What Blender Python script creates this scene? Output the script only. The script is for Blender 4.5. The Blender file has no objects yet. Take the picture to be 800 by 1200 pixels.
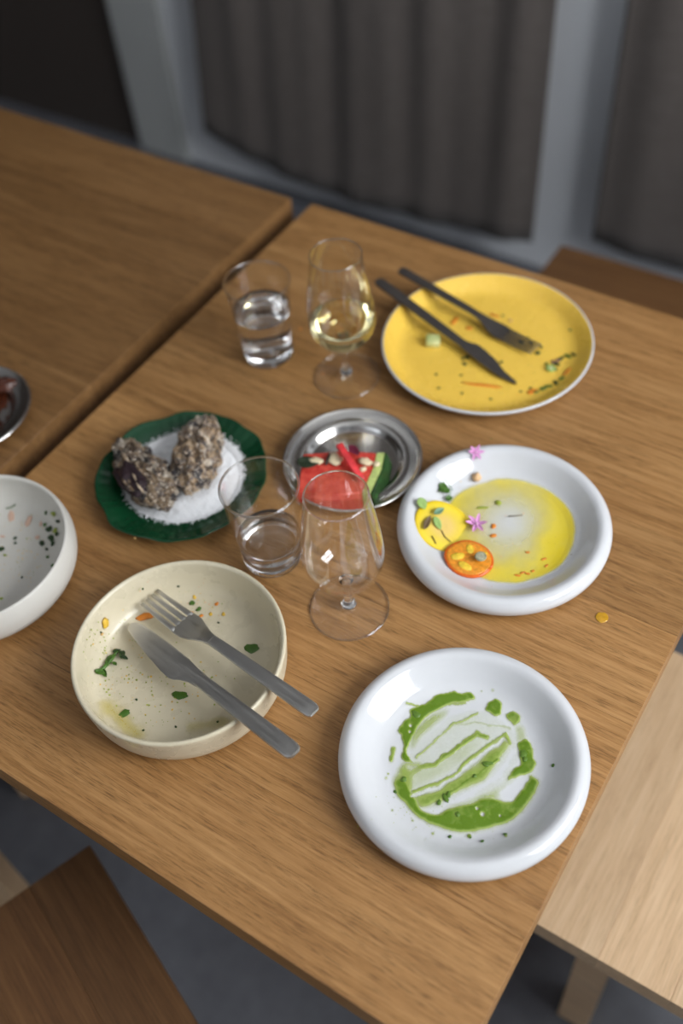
import bpy, bmesh, math, random
import numpy as np
from mathutils import Vector, Matrix, noise as mnoise

# ------------------------------------------------------------------ camera
TZ = 0.74                       # table top height
FPX, PITCH, ROLL, CAMH, TH = 1207.4, 0.8775, -0.1154, 0.8176, 0.9148
def _axes():
    p, r = PITCH, ROLL
    fwd = np.array([0, math.cos(p), -math.sin(p)]); right = np.array([1., 0, 0]); up = np.cross(right, fwd)
    c, s = math.cos(r), math.sin(r)
    R = np.array([c*right+s*up, -s*right+c*up, fwd])
    a = math.pi/2-TH; c, s = math.cos(a), math.sin(a)
    return R @ np.array([[c, -s, 0], [s, c, 0], [0, 0, 1]]).T
RC = _axes()
scene = bpy.context.scene
col = scene.collection
cam_d = bpy.data.cameras.new('camera'); cam = bpy.data.objects.new('camera', cam_d); col.objects.link(cam)
cam.matrix_world = Matrix(((RC[0][0], RC[1][0], -RC[2][0], 0), (RC[0][1], RC[1][1], -RC[2][1], 0),
                           (RC[0][2], RC[1][2], -RC[2][2], TZ+CAMH), (0, 0, 0, 1)))
cam_d.sensor_fit = 'HORIZONTAL'; cam_d.lens = 35; cam_d.sensor_width = 35*800/FPX
cam_d.clip_start = 0.02
cam_d.dof.use_dof = True; cam_d.dof.focus_distance = 0.90; cam_d.dof.aperture_fstop = 2.1
scene.camera = cam

# ------------------------------------------------------------------ world, light, exposure
w = bpy.data.worlds.new('world'); scene.world = w; w.use_nodes = True
w.node_tree.nodes['Background'].inputs[0].default_value = (.75, .86, 1, 1)
w.node_tree.nodes['Background'].inputs[1].default_value = .6
def area(name, loc, rot, sx, sy, power, color):
    d = bpy.data.lights.new(name, 'AREA'); d.shape = 'RECTANGLE'; d.size = sx; d.size_y = sy; d.energy = power; d.color = color
    o = bpy.data.objects.new(name, d); col.objects.link(o); o.location = loc; o.rotation_euler = rot
    return o
# daylight filling the big window opening in the right wall
WIN = dict(y0=.05, y1=1.25, z0=1.25, z1=2.45, x=1.15)
area('window_daylight', (WIN['x']+.09, (WIN['y0']+WIN['y1'])/2, (WIN['z0']+WIN['z1'])/2), (0, math.pi/2, 0),
     WIN['z1']-WIN['z0'], WIN['y1']-WIN['y0'], 46, (.945, .972, 1.0))
# weak fill through an added, unseen window behind the viewer, brightens glass and steel
WN2 = dict(x0=-2.3, x1=-.3, z0=1.0, z1=2.6)
area('window_daylight_front', ((WN2['x0']+WN2['x1'])/2, -2.4-.05, (WN2['z0']+WN2['z1'])/2), (math.pi/2, 0, 0), WN2['x1']-WN2['x0'], WN2['z1']-WN2['z0'], 4.5, (.94, .97, 1.0))
scene.cycles.transparent_max_bounces = 32
vs = scene.view_settings
vs.view_transform = 'Standard'; vs.look = 'None'; vs.gamma = 1; vs.use_curve_mapping = False; vs.exposure = 0.62

# ------------------------------------------------------------------ helpers
CAMP = np.array([0, 0, TZ+CAMH])
def ray(u, v):
    return np.array([(u-400)/FPX, (600-v)/FPX, 1.]) @ RC
def px(u, v, z=0.):
    """pixel -> point on the horizontal plane z above the table top"""
    d = ray(u, v); t = (TZ+z-CAMP[2])/d[2]
    return Vector(CAMP+d*t)
class Surf:
    """inner surface of a round dish: centre and profile z(r) above the table"""
    def __init__(s, c, prof):
        s.c = c; s.r = [p[0] for p in prof]; s.z = [p[1] for p in prof]
    def h(s, x, y):
        return float(np.interp(math.hypot(x-s.c[0], y-s.c[1]), s.r, s.z))
    def hit(s, u, v, lift=0.):
        z = s.z[0]
        for i in range(14):
            p = px(u, v, z+lift); z = .5*z+.5*s.h(p.x, p.y)
        p = px(u, v, z+lift); return p
    def normal(s, p):
        e = .0015; hx = (s.h(p.x+e, p.y)-s.h(p.x-e, p.y))/(2*e); hy = (s.h(p.x, p.y+e)-s.h(p.x, p.y-e))/(2*e)
        return Vector((-hx, -hy, 1)).normalized()

def setp(o, label=None, cat=None, group=None, kind=None):
    if label: o['label'] = label
    if cat: o['category'] = cat
    if group: o['group'] = group
    if kind: o['kind'] = kind
    return o
def empty(name, loc, label, cat, group=None, rz=0):
    o = bpy.data.objects.new(name, None); col.objects.link(o); o.location = loc; o.rotation_euler = (0, 0, rz)
    o.empty_display_size = .02
    return setp(o, label, cat, group)
def mesh_obj(name, me, mat=None, parent=None, smooth=True, loc=None):
    if smooth:
        me.polygons.foreach_set('use_smooth', [True]*len(me.polygons))
    if mat and not me.materials: me.materials.append(mat)
    o = bpy.data.objects.new(name, me); col.objects.link(o)
    if parent: o.parent = parent
    if loc is not None: o.location = loc
    return o
def from_bm(name, bm, mat=None, parent=None, smooth=True, loc=None):
    me = bpy.data.meshes.new(name); bmesh.ops.recalc_face_normals(bm, faces=bm.faces[:]); bm.to_mesh(me); bm.free()
    return mesh_obj(name, me, mat, parent, smooth, loc)
def pyd(name, v, f):
    me = bpy.data.meshes.new(name); me.from_pydata([tuple(x) for x in v], [], f); me.update(); return me
def box_mesh(name, sx, sy, sz, bev=.002, seg=2, org=(0, 0, 0)):
    bm = bmesh.new(); bmesh.ops.create_cube(bm, size=1)
    for v in bm.verts: v.co = Vector((v.co.x*sx+org[0], v.co.y*sy+org[1], v.co.z*sz+org[2]))
    if bev: bmesh.ops.bevel(bm, geom=bm.edges[:], offset=bev, segments=seg, affect='EDGES', profile=.5)
    me = bpy.data.meshes.new(name); bmesh.ops.recalc_face_normals(bm, faces=bm.faces[:]); bm.to_mesh(me); bm.free(); return me
def spline(pts, n):
    """Catmull-Rom through profile points"""
    P = [np.array(p, float) for p in pts]; out = []
    for i in range(len(P)-1):
        p0 = P[max(i-1, 0)]; p1 = P[i]; p2 = P[i+1]; p3 = P[min(i+2, len(P)-1)]
        for k in range(n):
            t = k/n
            out.append(.5*((2*p1)+(-p0+p2)*t+(2*p0-5*p1+4*p2-p3)*t*t+(-p0+3*p1-3*p2+p3)*t**3))
    out.append(P[-1]); return [(max(a[0], 0.), a[1]) for a in out]
def lathe_mesh(name, prof, seg=96, closed=False, rf=None):
    v = []; f = []; n = len(prof); idx = []
    for j, (r, z) in enumerate(prof):
        if r < 1e-6:
            idx.append([len(v)]*seg); v.append((0, 0, z))
        else:
            row = []
            for k in range(seg):
                a = 2*math.pi*k/seg; rr, zz = (r, z) if rf is None else rf(r, z, a)
                row.append(len(v)); v.append((rr*math.cos(a), rr*math.sin(a), zz))
            idx.append(row)
    rng = range(n) if closed else range(n-1)
    for j in rng:
        A = idx[j]; B = idx[(j+1) % n]
        for k in range(seg):
            k2 = (k+1) % seg; q = [A[k], A[k2], B[k2], B[k]]; u = []
            for i in q:
                if i not in u: u.append(i)
            if len(u) > 2: f.append(u)
    return pyd(name, v, f)
def lathe(name, prof, mat, parent=None, loc=None, seg=96, closed=False, rf=None, fix=True):
    me = lathe_mesh(name, prof, seg, closed, rf)
    bm = bmesh.new(); bm.from_mesh(me); bmesh.ops.recalc_face_normals(bm, faces=bm.faces[:]); bm.to_mesh(me); bm.free()
    return mesh_obj(name, me, mat, parent, True, loc)
def loft_mesh(name, secs):
    """secs: list of rings with equal point counts -> closed solid"""
    n = len(secs[0]); v = [p for s in secs for p in s]; f = []
    for i in range(len(secs)-1):
        for k in range(n):
            k2 = (k+1) % n; f.append((i*n+k, i*n+k2, (i+1)*n+k2, (i+1)*n+k))
    f.append(tuple(range(n-1, -1, -1))); f.append(tuple((len(secs)-1)*n+k for k in range(n)))
    me = pyd(name, v, f)
    bm = bmesh.new(); bm.from_mesh(me); bmesh.ops.recalc_face_normals(bm, faces=bm.faces[:]); bm.to_mesh(me); bm.free()
    return me
def srect(x, y0, y1, zc, t, n=16, p=4.):
    """rounded rectangular ring at x spanning y0..y1, thickness t about zc"""
    out = []
    for k in range(n):
        a = 2*math.pi*(k+.5)/n; c, s = math.cos(a), math.sin(a)
        cx = math.copysign(abs(c)**(2/p), c); sy = math.copysign(abs(s)**(2/p), s)
        out.append((x, (y0+y1)/2+cx*(y1-y0)/2, zc+sy*t/2))
    return out
def autosmooth(o, ang=40):
    me = o.data
    bm = bmesh.new(); bm.from_mesh(me)
    for e in bm.edges:
        if len(e.link_faces) == 2 and e.calc_face_angle(0) > math.radians(ang): e.smooth = False
    bm.to_mesh(me); bm.free(); return o
def tube_mesh(name, pts, rad, n=8):
    secs = []
    P = [Vector(p) for p in pts]
    for i, p in enumerate(P):
        t = (P[min(i+1, len(P)-1)]-P[max(i-1, 0)]).normalized()
        a = t.cross(Vector((0, 0, 1)));
        if a.length < 1e-3: a = Vector((1, 0, 0))
        a.normalize(); b = t.cross(a); r = rad[i] if isinstance(rad, (list, tuple)) else rad
        secs.append([tuple(p+a*(r*math.cos(2*math.pi*k/n))+b*(r*math.sin(2*math.pi*k/n))) for k in range(n)])
    return loft_mesh(name, secs)

# ------------------------------------------------------------------ materials
MATS = {}
class NT:
    def __init__(s, name):
        s.m = bpy.data.materials.new(name); s.m.use_nodes = True; s.t = s.m.node_tree; s.b = s.t.nodes['Principled BSDF']
    def n(s, typ, ins=None, **kw):
        x = s.t.nodes.new(typ)
        for k, v in kw.items(): setattr(x, k, v)
        for k, v in (ins or {}).items():
            if isinstance(v, bpy.types.NodeSocket): s.t.links.new(v, x.inputs[k])
            else: x.inputs[k].default_value = v
        return x
    def l(s, a, b): s.t.links.new(a, b)
    def ramp(s, fac, stops, interp='LINEAR'):
        r = s.t.nodes.new('ShaderNodeValToRGB'); r.color_ramp.interpolation = interp
        e = r.color_ramp.elements
        while len(e) < len(stops): e.new(.5)
        for i, (p, c) in enumerate(stops):
            e[i].position = p; e[i].color = (c[0], c[1], c[2], c[3] if len(c) > 3 else 1) if isinstance(c, tuple) else (c, c, c, 1)
        s.l(fac, r.inputs[0]); return r.outputs[0]
    def mix(s, fac, a, b, mode='MIX'):
        x = s.t.nodes.new('ShaderNodeMix'); x.data_type = 'RGBA'; x.blend_type = mode
        for i, v in ((0, fac), (6, a), (7, b)):
            if isinstance(v, bpy.types.NodeSocket): s.l(v, x.inputs[i])
            elif i == 0: x.inputs[0].default_value = v
            else: x.inputs[i].default_value = (v[0], v[1], v[2], 1)
        return x.outputs[2]
    def setb(s, **kw):
        names = dict(color='Base Color', rough='Roughness', metal='Metallic', trans='Transmission Weight', ior='IOR', spec='Specular IOR Level',
                     alpha='Alpha', coat='Coat Weight', coatr='Coat Roughness', sss='Subsurface Weight', sheen='Sheen Weight', aniso='Anisotropic')
        for k, v in kw.items():
            i = s.b.inputs[names[k]]
            if isinstance(v, bpy.types.NodeSocket): s.l(v, i)
            elif isinstance(v, tuple): i.default_value = (v[0], v[1], v[2], 1)
            else: i.default_value = v
    def bump(s, h, dist, strength=1.):
        x = s.n('ShaderNodeBump', {'Height': h, 'Distance': dist, 'Strength': strength}); s.l(x.outputs[0], s.b.inputs['Normal'])
    def noise(s, vec, scale, detail=3, rough=.5, dist=0.):
        x = s.n('ShaderNodeTexNoise', {'Scale': scale, 'Detail': detail, 'Roughness': rough, 'Distortion': dist})
        if vec is not None: s.l(vec, x.inputs['Vector'])
        return x.outputs[0]
    def obj(s): return s.n('ShaderNodeTexCoord').outputs['Object']

def plain(name, color, rough=.5, var=.12, vscale=120., **kw):
    """plain coloured procedural material with faint mottling"""
    t = NT(name); nz = t.noise(t.obj(), vscale, 3)
    c2 = tuple(max(0, c*(1-var)) for c in color); c1 = tuple(min(1, c*(1+var)) for c in color)
    t.setb(color=t.ramp(nz, [(.3, c2), (.7, c1)]), rough=rough, **kw); return t.m

def wood(name, dark, mid, light, pore=.62, gx=1., rough=.42):
    t = NT(name); oc = t.obj()
    inf = t.n('ShaderNodeObjectInfo')
    off = t.n('ShaderNodeVectorMath', {0: inf.outputs['Random'], 1: (37.1, 11.7, 5.3)}, operation='MULTIPLY').outputs[0]
    v0 = t.n('ShaderNodeVectorMath', {0: oc, 1: off}, operation='ADD').outputs[0]
    def mp(sc):
        return t.n('ShaderNodeMapping', {'Vector': v0, 'Scale': sc}).outputs[0]
    broad = t.noise(mp((1.6*gx, 16, 16)), 1., 5, .55, .7)
    med = t.noise(mp((8*gx, 115, 115)), 1., 4, .6, .35)
    fine = t.noise(mp((55*gx, 1150, 1150)), 1., 2, .6, .1)
    streak = t.noise(mp((13*gx, 430, 430)), 1., 3, .6, .2)
    c = t.ramp(broad, [(.28, dark), (.5, mid), (.74, light)])
    c = t.mix(.55, c, t.ramp(med, [(.3, dark), (.52, mid), (.72, light)]))
    c = t.mix(.38, c, t.ramp(streak, [(.34, dark), (.5, mid), (.66, light)]))
    pr = t.ramp(fine, [(.38, 1.), (.50, 0.)])
    pm = t.n('ShaderNodeMath', {0: t.ramp(med, [(.42, 1.), (.60, .15)]), 1: pr}, operation='MULTIPLY').outputs[0]
    pm = t.n('ShaderNodeMath', {0: pm, 1: pore}, operation='MULTIPLY').outputs[0]
    c = t.mix(pm, c, tuple(d*.42 for d in dark))
    tone = t.n('ShaderNodeMapRange', {0: inf.outputs['Random'], 3: .86, 4: 1.12}).outputs[0]
    c = t.mix(1., c, tone, 'MULTIPLY')
    t.setb(color=c, rough=t.ramp(med, [(.2, rough-.06), (.8, rough+.1)]), spec=.4)
    hgt = t.mix(.5, fine, med)
    t.bump(hgt, .0003, .5); return t.m

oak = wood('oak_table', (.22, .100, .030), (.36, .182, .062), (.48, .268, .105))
oak_left = wood('oak_table_left', (.155, .072, .024), (.25, .125, .043), (.335, .182, .072))  # same oak as the main table, light falloff to the left put into the colour
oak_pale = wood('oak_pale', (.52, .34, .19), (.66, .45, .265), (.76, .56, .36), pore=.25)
oak_brown = wood('oak_brown', (.09, .038, .013), (.155, .070, .024), (.23, .115, .043), pore=.3)  # brown oak made darker, the table's shade is put into its colour

def concrete():
    t = NT('concrete'); o = t.obj(); a = t.noise(o, 2.5, 6, .6, .4); b = t.noise(o, 30, 4, .6)
    t.setb(color=t.mix(.3, t.ramp(a, [(.3, (.085, .088, .10)), (.7, (.15, .155, .175))]), t.ramp(b, [(.35, (.075, .078, .088)), (.7, (.16, .165, .185))])), rough=.55)
    t.bump(b, .001, .3); return t.m
def plaster(name, c):
    t = NT(name); o = t.obj(); a = t.noise(o, 3, 5, .6); b = t.noise(o, 140, 3)
    t.setb(color=t.ramp(a, [(.3, tuple(x*.94 for x in c)), (.7, c)]), rough=.75); t.bump(b, .0006, .4); return t.m
def ceramic(name, c, rough=.16, speck=0., coat=.0):
    t = NT(name); o = t.obj(); a = t.noise(o, 40, 4)
    cc = t.ramp(a, [(.3, tuple(x*.97 for x in c)), (.7, c)])
    if speck:
        b = t.noise(o, 900, 2); cc = t.mix(t.ramp(b, [(.70, 0.), (.76, speck)]), cc, tuple(x*.55 for x in c))
    t.setb(color=cc, rough=t.ramp(a, [(.3, rough*.85), (.7, rough*1.2)]), coat=coat); return t.m
def glass(name, ior, c=(1, 1, 1)):
    t = NT(name); a = t.noise(t.obj(), 30, 2)
    t.setb(color=c, rough=t.ramp(a, [(.5, 0.), (1., .004)]), trans=1., ior=ior); return t.m
def thin_glass(name, ior, refr, tint=(1, 1, 1)):
    """clear drinking glass: part bends the light, part lets it straight through, sheen at grazing angles"""
    t = NT(name); a = t.noise(t.obj(), 30, 2)
    t.setb(color=tint, rough=t.ramp(a, [(.5, 0.), (1., .004)]), trans=1., ior=ior)
    tr = t.n('ShaderNodeBsdfTransparent', {'Color': (*tint, 1)}); gl = t.n('ShaderNodeBsdfGlossy', {'Color': (1, 1, 1, 1), 'Roughness': .0})
    lw = t.n('ShaderNodeLayerWeight', {'Blend': .5}); p5 = t.n('ShaderNodeMath', {0: lw.outputs['Facing'], 1: 3.2}, operation='POWER')
    cl = t.n('ShaderNodeMapRange', {0: p5.outputs[0], 3: ((ior-1)/(ior+1))**2, 4: .7})
    m1 = t.n('ShaderNodeMixShader'); t.l(cl.outputs[0], m1.inputs[0]); t.l(tr.outputs[0], m1.inputs[1]); t.l(gl.outputs[0], m1.inputs[2])
    m2 = t.n('ShaderNodeMixShader', {0: refr}); t.l(m1.outputs[0], m2.inputs[1]); t.l(t.b.outputs[0], m2.inputs[2])
    t.l(m2.outputs[0], t.t.nodes['Material Output'].inputs['Surface']); return t.m
def steel(name, c=(.62, .61, .59), rough=.22, brush=(1, 1, 1)):
    t = NT(name); o = t.obj(); m = t.n('ShaderNodeMapping', {'Vector': o, 'Scale': brush}).outputs[0]
    a = t.noise(m, 300, 4, .6)
    t.setb(color=t.ramp(a, [(.3, tuple(x*.97 for x in c)), (.7, c)]), metal=1., rough=t.ramp(a, [(.3, rough*.8), (.7, rough*1.25)]))
    return t.m
def linen(name, c):
    t = NT(name); o = t.obj()
    a = t.noise(t.n('ShaderNodeMapping', {'Vector': o, 'Scale': (600, 600, 18)}).outputs[0], 1, 2)
    b = t.noise(t.n('ShaderNodeMapping', {'Vector': o, 'Scale': (18, 18, 600)}).outputs[0], 1, 2)
    f = t.mix(.5, a, b)
    t.setb(color=t.ramp(f, [(.35, tuple(x*.75 for x in c)), (.65, tuple(x*1.15 for x in c))]), rough=.95, spec=.1, sheen=.15)
    t.bump(f, .0008, .5); return t.m
def film_mat(name, thin, thick, a0=0., a1=.95, rough=.12, pos=(.0, .9)):
    """liquid film: thickness attribute gives colour depth and coverage"""
    t = NT(name); at = t.n('ShaderNodeAttribute', attribute_name='thickness').outputs['Fac']
    nz = t.noise(t.obj(), 700, 3)
    d = t.n('ShaderNodeMath', {0: at, 1: t.n('ShaderNodeMapRange', {0: nz, 3: -.07, 4: .07}).outputs[0]}, operation='ADD').outputs[0]
    t.setb(color=t.ramp(d, [(.1, thin), (.85, thick)]), rough=rough,
           alpha=t.n('ShaderNodeMapRange', {0: d, 1: pos[0], 2: pos[1], 3: a0, 4: a1}).outputs[0]); return t.m

M_floor = concrete(); M_wall = plaster('wall_white', (.70, .72, .75)); M_ceil = plaster('ceiling_white', (.88, .88, .88)); M_trim = plaster('trim_grey', (.40, .41, .40)); M_dark = plaster('dark_brown_paint', (.045, .034, .028))
M_white = ceramic('white_glaze', (.645, .65, .665), .07); M_bowlw = ceramic('white_matte_glaze', (.64, .615, .56), .38)
M_beige = ceramic('cream_glaze', (.64, .57, .415), .28, .25); M_yellow = ceramic('yellow_glaze', (.88, .57, .085), .26)
M_green = ceramic('green_glaze', (.005, .050, .018), .12)
M_glass = thin_glass('clear_glass', 1.5, 0.); M_thick = glass('thick_glass', 1.5); M_rim = glass('rim_glass', 1.45, (.97, .985, 1.)); M_water = glass('water', 1.33); M_wine = glass('white_wine', 1.34, (.98, .90, .52))
M_plate_steel = steel('plate_steel', (.72, .70, .67), .15); M_cut = steel('satin_steel', (.58, .565, .54), .42, (.06, 1, 1))
M_black = plain('black_coated_steel', (.060, .052, .048), .33, .1, 200, metal=.25, spec=.7)
M_linen = linen('taupe_linen', (.13, .112, .102))
M_frame = plain('window_paint', (.75, .75, .74), .4, .04)
M_herb = plain('herb_green', (.055, .135, .012), .42, .5, 300); M_herb2 = plain('herb_dark', (.020, .050, .010), .5, .5, 300)
M_lump = plain('herb_lump', (.10, .19, .02), .4, .6, 500); M_leaf = plain('leaf_pale', (.30, .45, .13), .45, .2, 300); M_leafb = plain('leaf_blue', (.14, .26, .15), .45, .2, 300)
M_brownleaf = plain('leaf_brown', (.12, .075, .03), .55, .3, 300)
M_orange = plain('orange_bit', (.72, .23, .02), .35, .3, 300); M_yel = plain('yellow_bit', (.72, .45, .05), .35, .3, 300)
M_pinkbit = plain('pink_bit', (.66, .44, .33), .5, .2, 300); M_tan = plain('tan_bit', (.62, .38, .14), .5, .3, 300)
M_limebit = plain('lime_speck', (.30, .36, .035), .3, .3, 300)
M_petal = plain('pink_petal', (.72, .33, .62), .55, .18, 300)
M_nut = plain('cream_nut', (.74, .62, .40), .5, .15, 200)

# ================================================================== the setting
def struct(name, me, mat, loc=(0, 0, 0), parent=None, smooth=False):
    o = mesh_obj(name, me, mat, parent, smooth, loc)
    if not parent: o['kind'] = 'structure'
    return o
RX0, RX1, RY0, RY1, RH = -3.6, WIN['x'], -2.4, 1.90, 3.0
struct('floor', box_mesh('floor', RX1-RX0+.4, RY1-RY0+1.6, .1, 0, org=((RX0+RX1)/2, (RY0+RY1)/2+.6, -.05)), M_floor)
struct('ceiling', box_mesh('ceiling', RX1-RX0+.4, RY1-RY0+1.6, .1, 0, org=((RX0+RX1)/2, (RY0+RY1)/2+.6, RH+.05)), M_ceil)
OPX = -2.01                                               # left end of the white wall: a dark doorway beyond
struct('wall_back', box_mesh('wall_back', RX1-OPX+.1, .12, RH, 0, org=((RX1+OPX+.1)/2, RY1+.06, RH/2)), M_wall)
struct('wall_left', box_mesh('wall_left', .1, RY1-RY0+1.4, RH, 0, org=(RX0-.05, (RY0+RY1)/2+.5, RH/2)), M_dark)
# dark brown door leaf in the opening of the back wall
d = struct('door_1', box_mesh('door_1', OPX-RX0, .05, RH, .002, org=((RX0+OPX)/2, RY1+.03, RH/2)), M_dark)
# trim between the doorway and the white wall
struct('trim_1', box_mesh('trim_1', .17, .16, RH, .004, org=(OPX+.085, RY1+.06, RH/2)), M_trim)
# right wall around the window opening
bm = bmesh.new()
def bx(bm, x0, x1, y0, y1, z0, z1):
    r = bmesh.ops.create_cube(bm, size=1)
    for v in r['verts']: v.co = Vector(((x0+x1)/2+v.co.x*(x1-x0), (y0+y1)/2+v.co.y*(y1-y0), (z0+z1)/2+v.co.z*(z1-z0)))
X0, X1 = RX1, RX1+.12
bx(bm, X0, X1, RY0, WIN['y0'], 0, RH); bx(bm, X0, X1, WIN['y1'], RY1, 0, RH)
bx(bm, X0, X1, WIN['y0'], WIN['y1'], 0, WIN['z0']); bx(bm, X0, X1, WIN['y0'], WIN['y1'], WIN['z1'], RH)
o = from_bm('wall_right', bm, M_wall, None, False); o['kind'] = 'structure'
bm = bmesh.new(); Y0, Y1 = RY0-.1, RY0
bx(bm, RX0, WN2['x0'], Y0, Y1, 0, RH); bx(bm, WN2['x1'], RX1, Y0, Y1, 0, RH); bx(bm, WN2['x0'], WN2['x1'], Y0, Y1, 0, WN2['z0']); bx(bm, WN2['x0'], WN2['x1'], Y0, Y1, WN2['z1'], RH)
o = from_bm('wall_front', bm, M_ceil, None, False); o['kind'] = 'structure'
w2 = bpy.data.objects.new('window_2', None); col.objects.link(w2); w2['kind'] = 'structure'; w2.location = ((WN2['x0']+WN2['x1'])/2, RY0-.03, (WN2['z0']+WN2['z1'])/2)  # unseen extra window, added for its light and reflections
for nm, sx, sz, x, z in (('window_frame', .05, 1.6, -.975, 0), ('window_frame', .05, 1.6, .975, 0), ('window_frame', 1.9, .05, 0, .775), ('window_frame', 1.9, .05, 0, -.775), ('mullion', .04, 1.5, 0, 0)):
    mesh_obj(nm, box_mesh(nm, sx, .04, sz, .004), M_frame, w2, False, (x, 0, z))
win = bpy.data.objects.new('window_1', None); col.objects.link(win); win['kind'] = 'structure'; win.location = (RX1+.04, 0, 0)
yc, zc, wy, wz = (WIN['y0']+WIN['y1'])/2, (WIN['z0']+WIN['z1'])/2, WIN['y1']-WIN['y0'], WIN['z1']-WIN['z0']
for nm, sy, sz, y, z in (('window_frame', .05, wz, WIN['y0']+.025, zc), ('window_frame', .05, wz, WIN['y1']-.025, zc), ('window_frame', wy-.1, .05, yc, WIN['z0']+.025),
                         ('window_frame', wy-.1, .05, yc, WIN['z1']-.025), ('mullion', .04, wz-.1, yc, zc), ('transom', wy-.1, .035, yc, zc)):
    mesh_obj(nm, box_mesh(nm, .05, sy, sz, .004), M_frame, win, False, (0, y, z))

# ================================================================== tables and stools
def plank_set(parent, n, lx, ly, th, z_top, mat, along='x', x0=0., y0=0.):
    """n boards side by side, local frame of parent"""
    g = .0001
    if along == 'x':
        wd = ly/n; me = box_mesh('plank', lx, wd-g, th, .0003, 1)
        for i in range(n): mesh_obj('plank', me, mat, parent, False, (x0+lx/2, y0+wd*(i+.5), z_top-th/2))
    else:
        wd = lx/n; me = box_mesh('plank', ly, wd-g, th, .0003, 1)
        for i in range(n):
            o = mesh_obj('plank', me, mat, parent, False, (x0+wd*(i+.5), y0+ly/2, z_top-th/2)); o.rotation_euler.z = math.pi/2
def table(name, x0, y0, lx, ly, mat, n, label, group=None, legin=.10, th=.035):
    t = empty(name, (x0, y0, 0), label, 'table', group)
    plank_set(t, n, lx, ly, th, TZ, mat)
    lw = .055; lm = box_mesh('leg', lw, TZ-th, lw, .003)
    lm = box_mesh('leg', lw, lw, TZ-th, .003)
    for sx in (legin+lw/2, lx-legin-lw/2):
        for sy in (legin+.12+lw/2, ly-legin-.06-lw/2):
            o = mesh_obj('leg', lm, mat, t, False, (sx, sy, (TZ-th)/2))
    for sy in (legin+.12+lw/2, ly-legin-.06-lw/2):
        mesh_obj('apron', box_mesh('apron', lx-2*legin-2*lw, .022, .07, .002), mat, t, False, (lx/2, sy, TZ-th-.035))
    return t
TX0, TX1, TY0, TY1 = -.745, -.066, .145, .982
table('dining_table', TX0, TY0, TX1-TX0, TY1-TY0, oak, 8, 'oak dining table crowded with plates, glasses and cutlery')
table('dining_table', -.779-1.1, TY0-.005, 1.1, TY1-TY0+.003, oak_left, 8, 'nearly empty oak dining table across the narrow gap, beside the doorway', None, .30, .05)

def stool(loc, rz, mat, label, along, n=5, s=.38):
    t = empty('wooden_stool', (loc[0], loc[1], 0), label, 'stool', None, rz)
    sh = TZ-.29; th = .03
    plank_set(t, n, s, s, th, sh, mat, along)
    lw = .042; lm = box_mesh('leg', lw, lw, sh-th, .003); ins = .05
    for sx in (ins+lw/2, s-ins-lw/2):
        for sy in (ins+lw/2, s-ins-lw/2): mesh_obj('leg', lm, mat, t, False, (sx, sy, (sh-th)/2))
    am = box_mesh('apron', s-2*ins-2*lw, .02, .06, .002)
    for sy in (ins+lw/2, s-ins-lw/2): mesh_obj('apron', am, mat, t, False, (s/2, sy, sh-th-.03))
    for sx in (ins+lw/2, s-ins-lw/2):
        o = mesh_obj('apron', am, mat, t, False, (sx, s/2, sh-th-.03)); o.rotation_euler.z = math.pi/2
    return t
stool((-.095, .361), 0, oak_pale, 'pale wooden stool with a bright seat pushed under the plate-laden table', 'y')
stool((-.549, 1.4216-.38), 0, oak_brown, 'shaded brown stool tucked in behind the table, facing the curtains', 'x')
_c = px(105, 990, -.29); _a = math.atan2(-.083, .2185)
_d2 = Vector((math.cos(_a-math.pi/2), math.sin(_a-math.pi/2), 0))
_o = Vector((_c.x, _c.y, 0))+_d2*.38
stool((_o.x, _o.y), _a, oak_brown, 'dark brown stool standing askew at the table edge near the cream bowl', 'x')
_c = px(0, 978, -.5); _e = px(0, 1032, -.5); _a2 = math.atan2(_c.y-_e.y, _c.x-_e.x)-math.pi/2
_m = Matrix.Rotation(_a2, 3, 'Z') @ Vector((.38-.05, .05, 0))
stool((_e.x-_m.x, _e.y-_m.y), _a2, oak_pale, 'pale stool with one leg showing just past the askew dark stool', 'x')

# ================================================================== curtains
def curtain(name, xL_top, xR_top, xL_bot, xR_bot, zb, label, seed, y=1.83, ztop=RH-.02):
    rnd = random.Random(seed); nx, nz = 150, 60; v = []; f = []
    ph = [rnd.uniform(0, 6.28) for _ in range(6)]
    for j in range(nz+1):
        t = j/nz
        for i in range(nx+1):
            s = i/nx
            xl = xL_bot+(xL_top-xL_bot)*min(1, t*3.5); xr = xR_bot+(xR_top-xR_bot)*min(1, t*3.5)
            x = xl+(xr-xl)*s
            z0 = zb(s); z = z0+(ztop-z0)*t
            amp = .004+.007*t
            yy = y+amp*(math.sin(s*31+ph[0]+.5*math.sin(t*3+ph[1]))+.6*math.sin(s*57+ph[2]+t*1.2)+.5*math.sin(s*13+ph[3]))
            yy += .012*mnoise.noise(Vector((s*5, t*3.5, seed)))
            v.append((x, yy, z))
    for j in range(nz):
        for i in range(nx):
            a = j*(nx+1)+i; f.append((a, a+1, a+nx+2, a+nx+1))
    me = pyd(name, v, f); o = mesh_obj(name, me, M_linen)
    md = o.modifiers.new('thick', 'SOLIDIFY'); md.thickness = .003; md.offset = 0
    setp(o, label, 'curtain', 'linen curtains along the white wall'); return o
def zb1(s): return TZ+float(np.interp(s, [0, .09, .24, .43, .74, 1], [-.585, -.61, -.645, -.66, -.653, -.625]))
def zb2(s): return TZ-.575-.04*s
curtain('curtain', -1.64, -.762, -1.715, -.778, zb1, 'wide taupe linen curtain hanging between the doorway and a strip of bare wall', 3)
curtain('curtain', -.63, .55, -.64, .55, zb2, 'taupe linen curtain hanging behind the brown stool tucked behind the table', 8)

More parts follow.
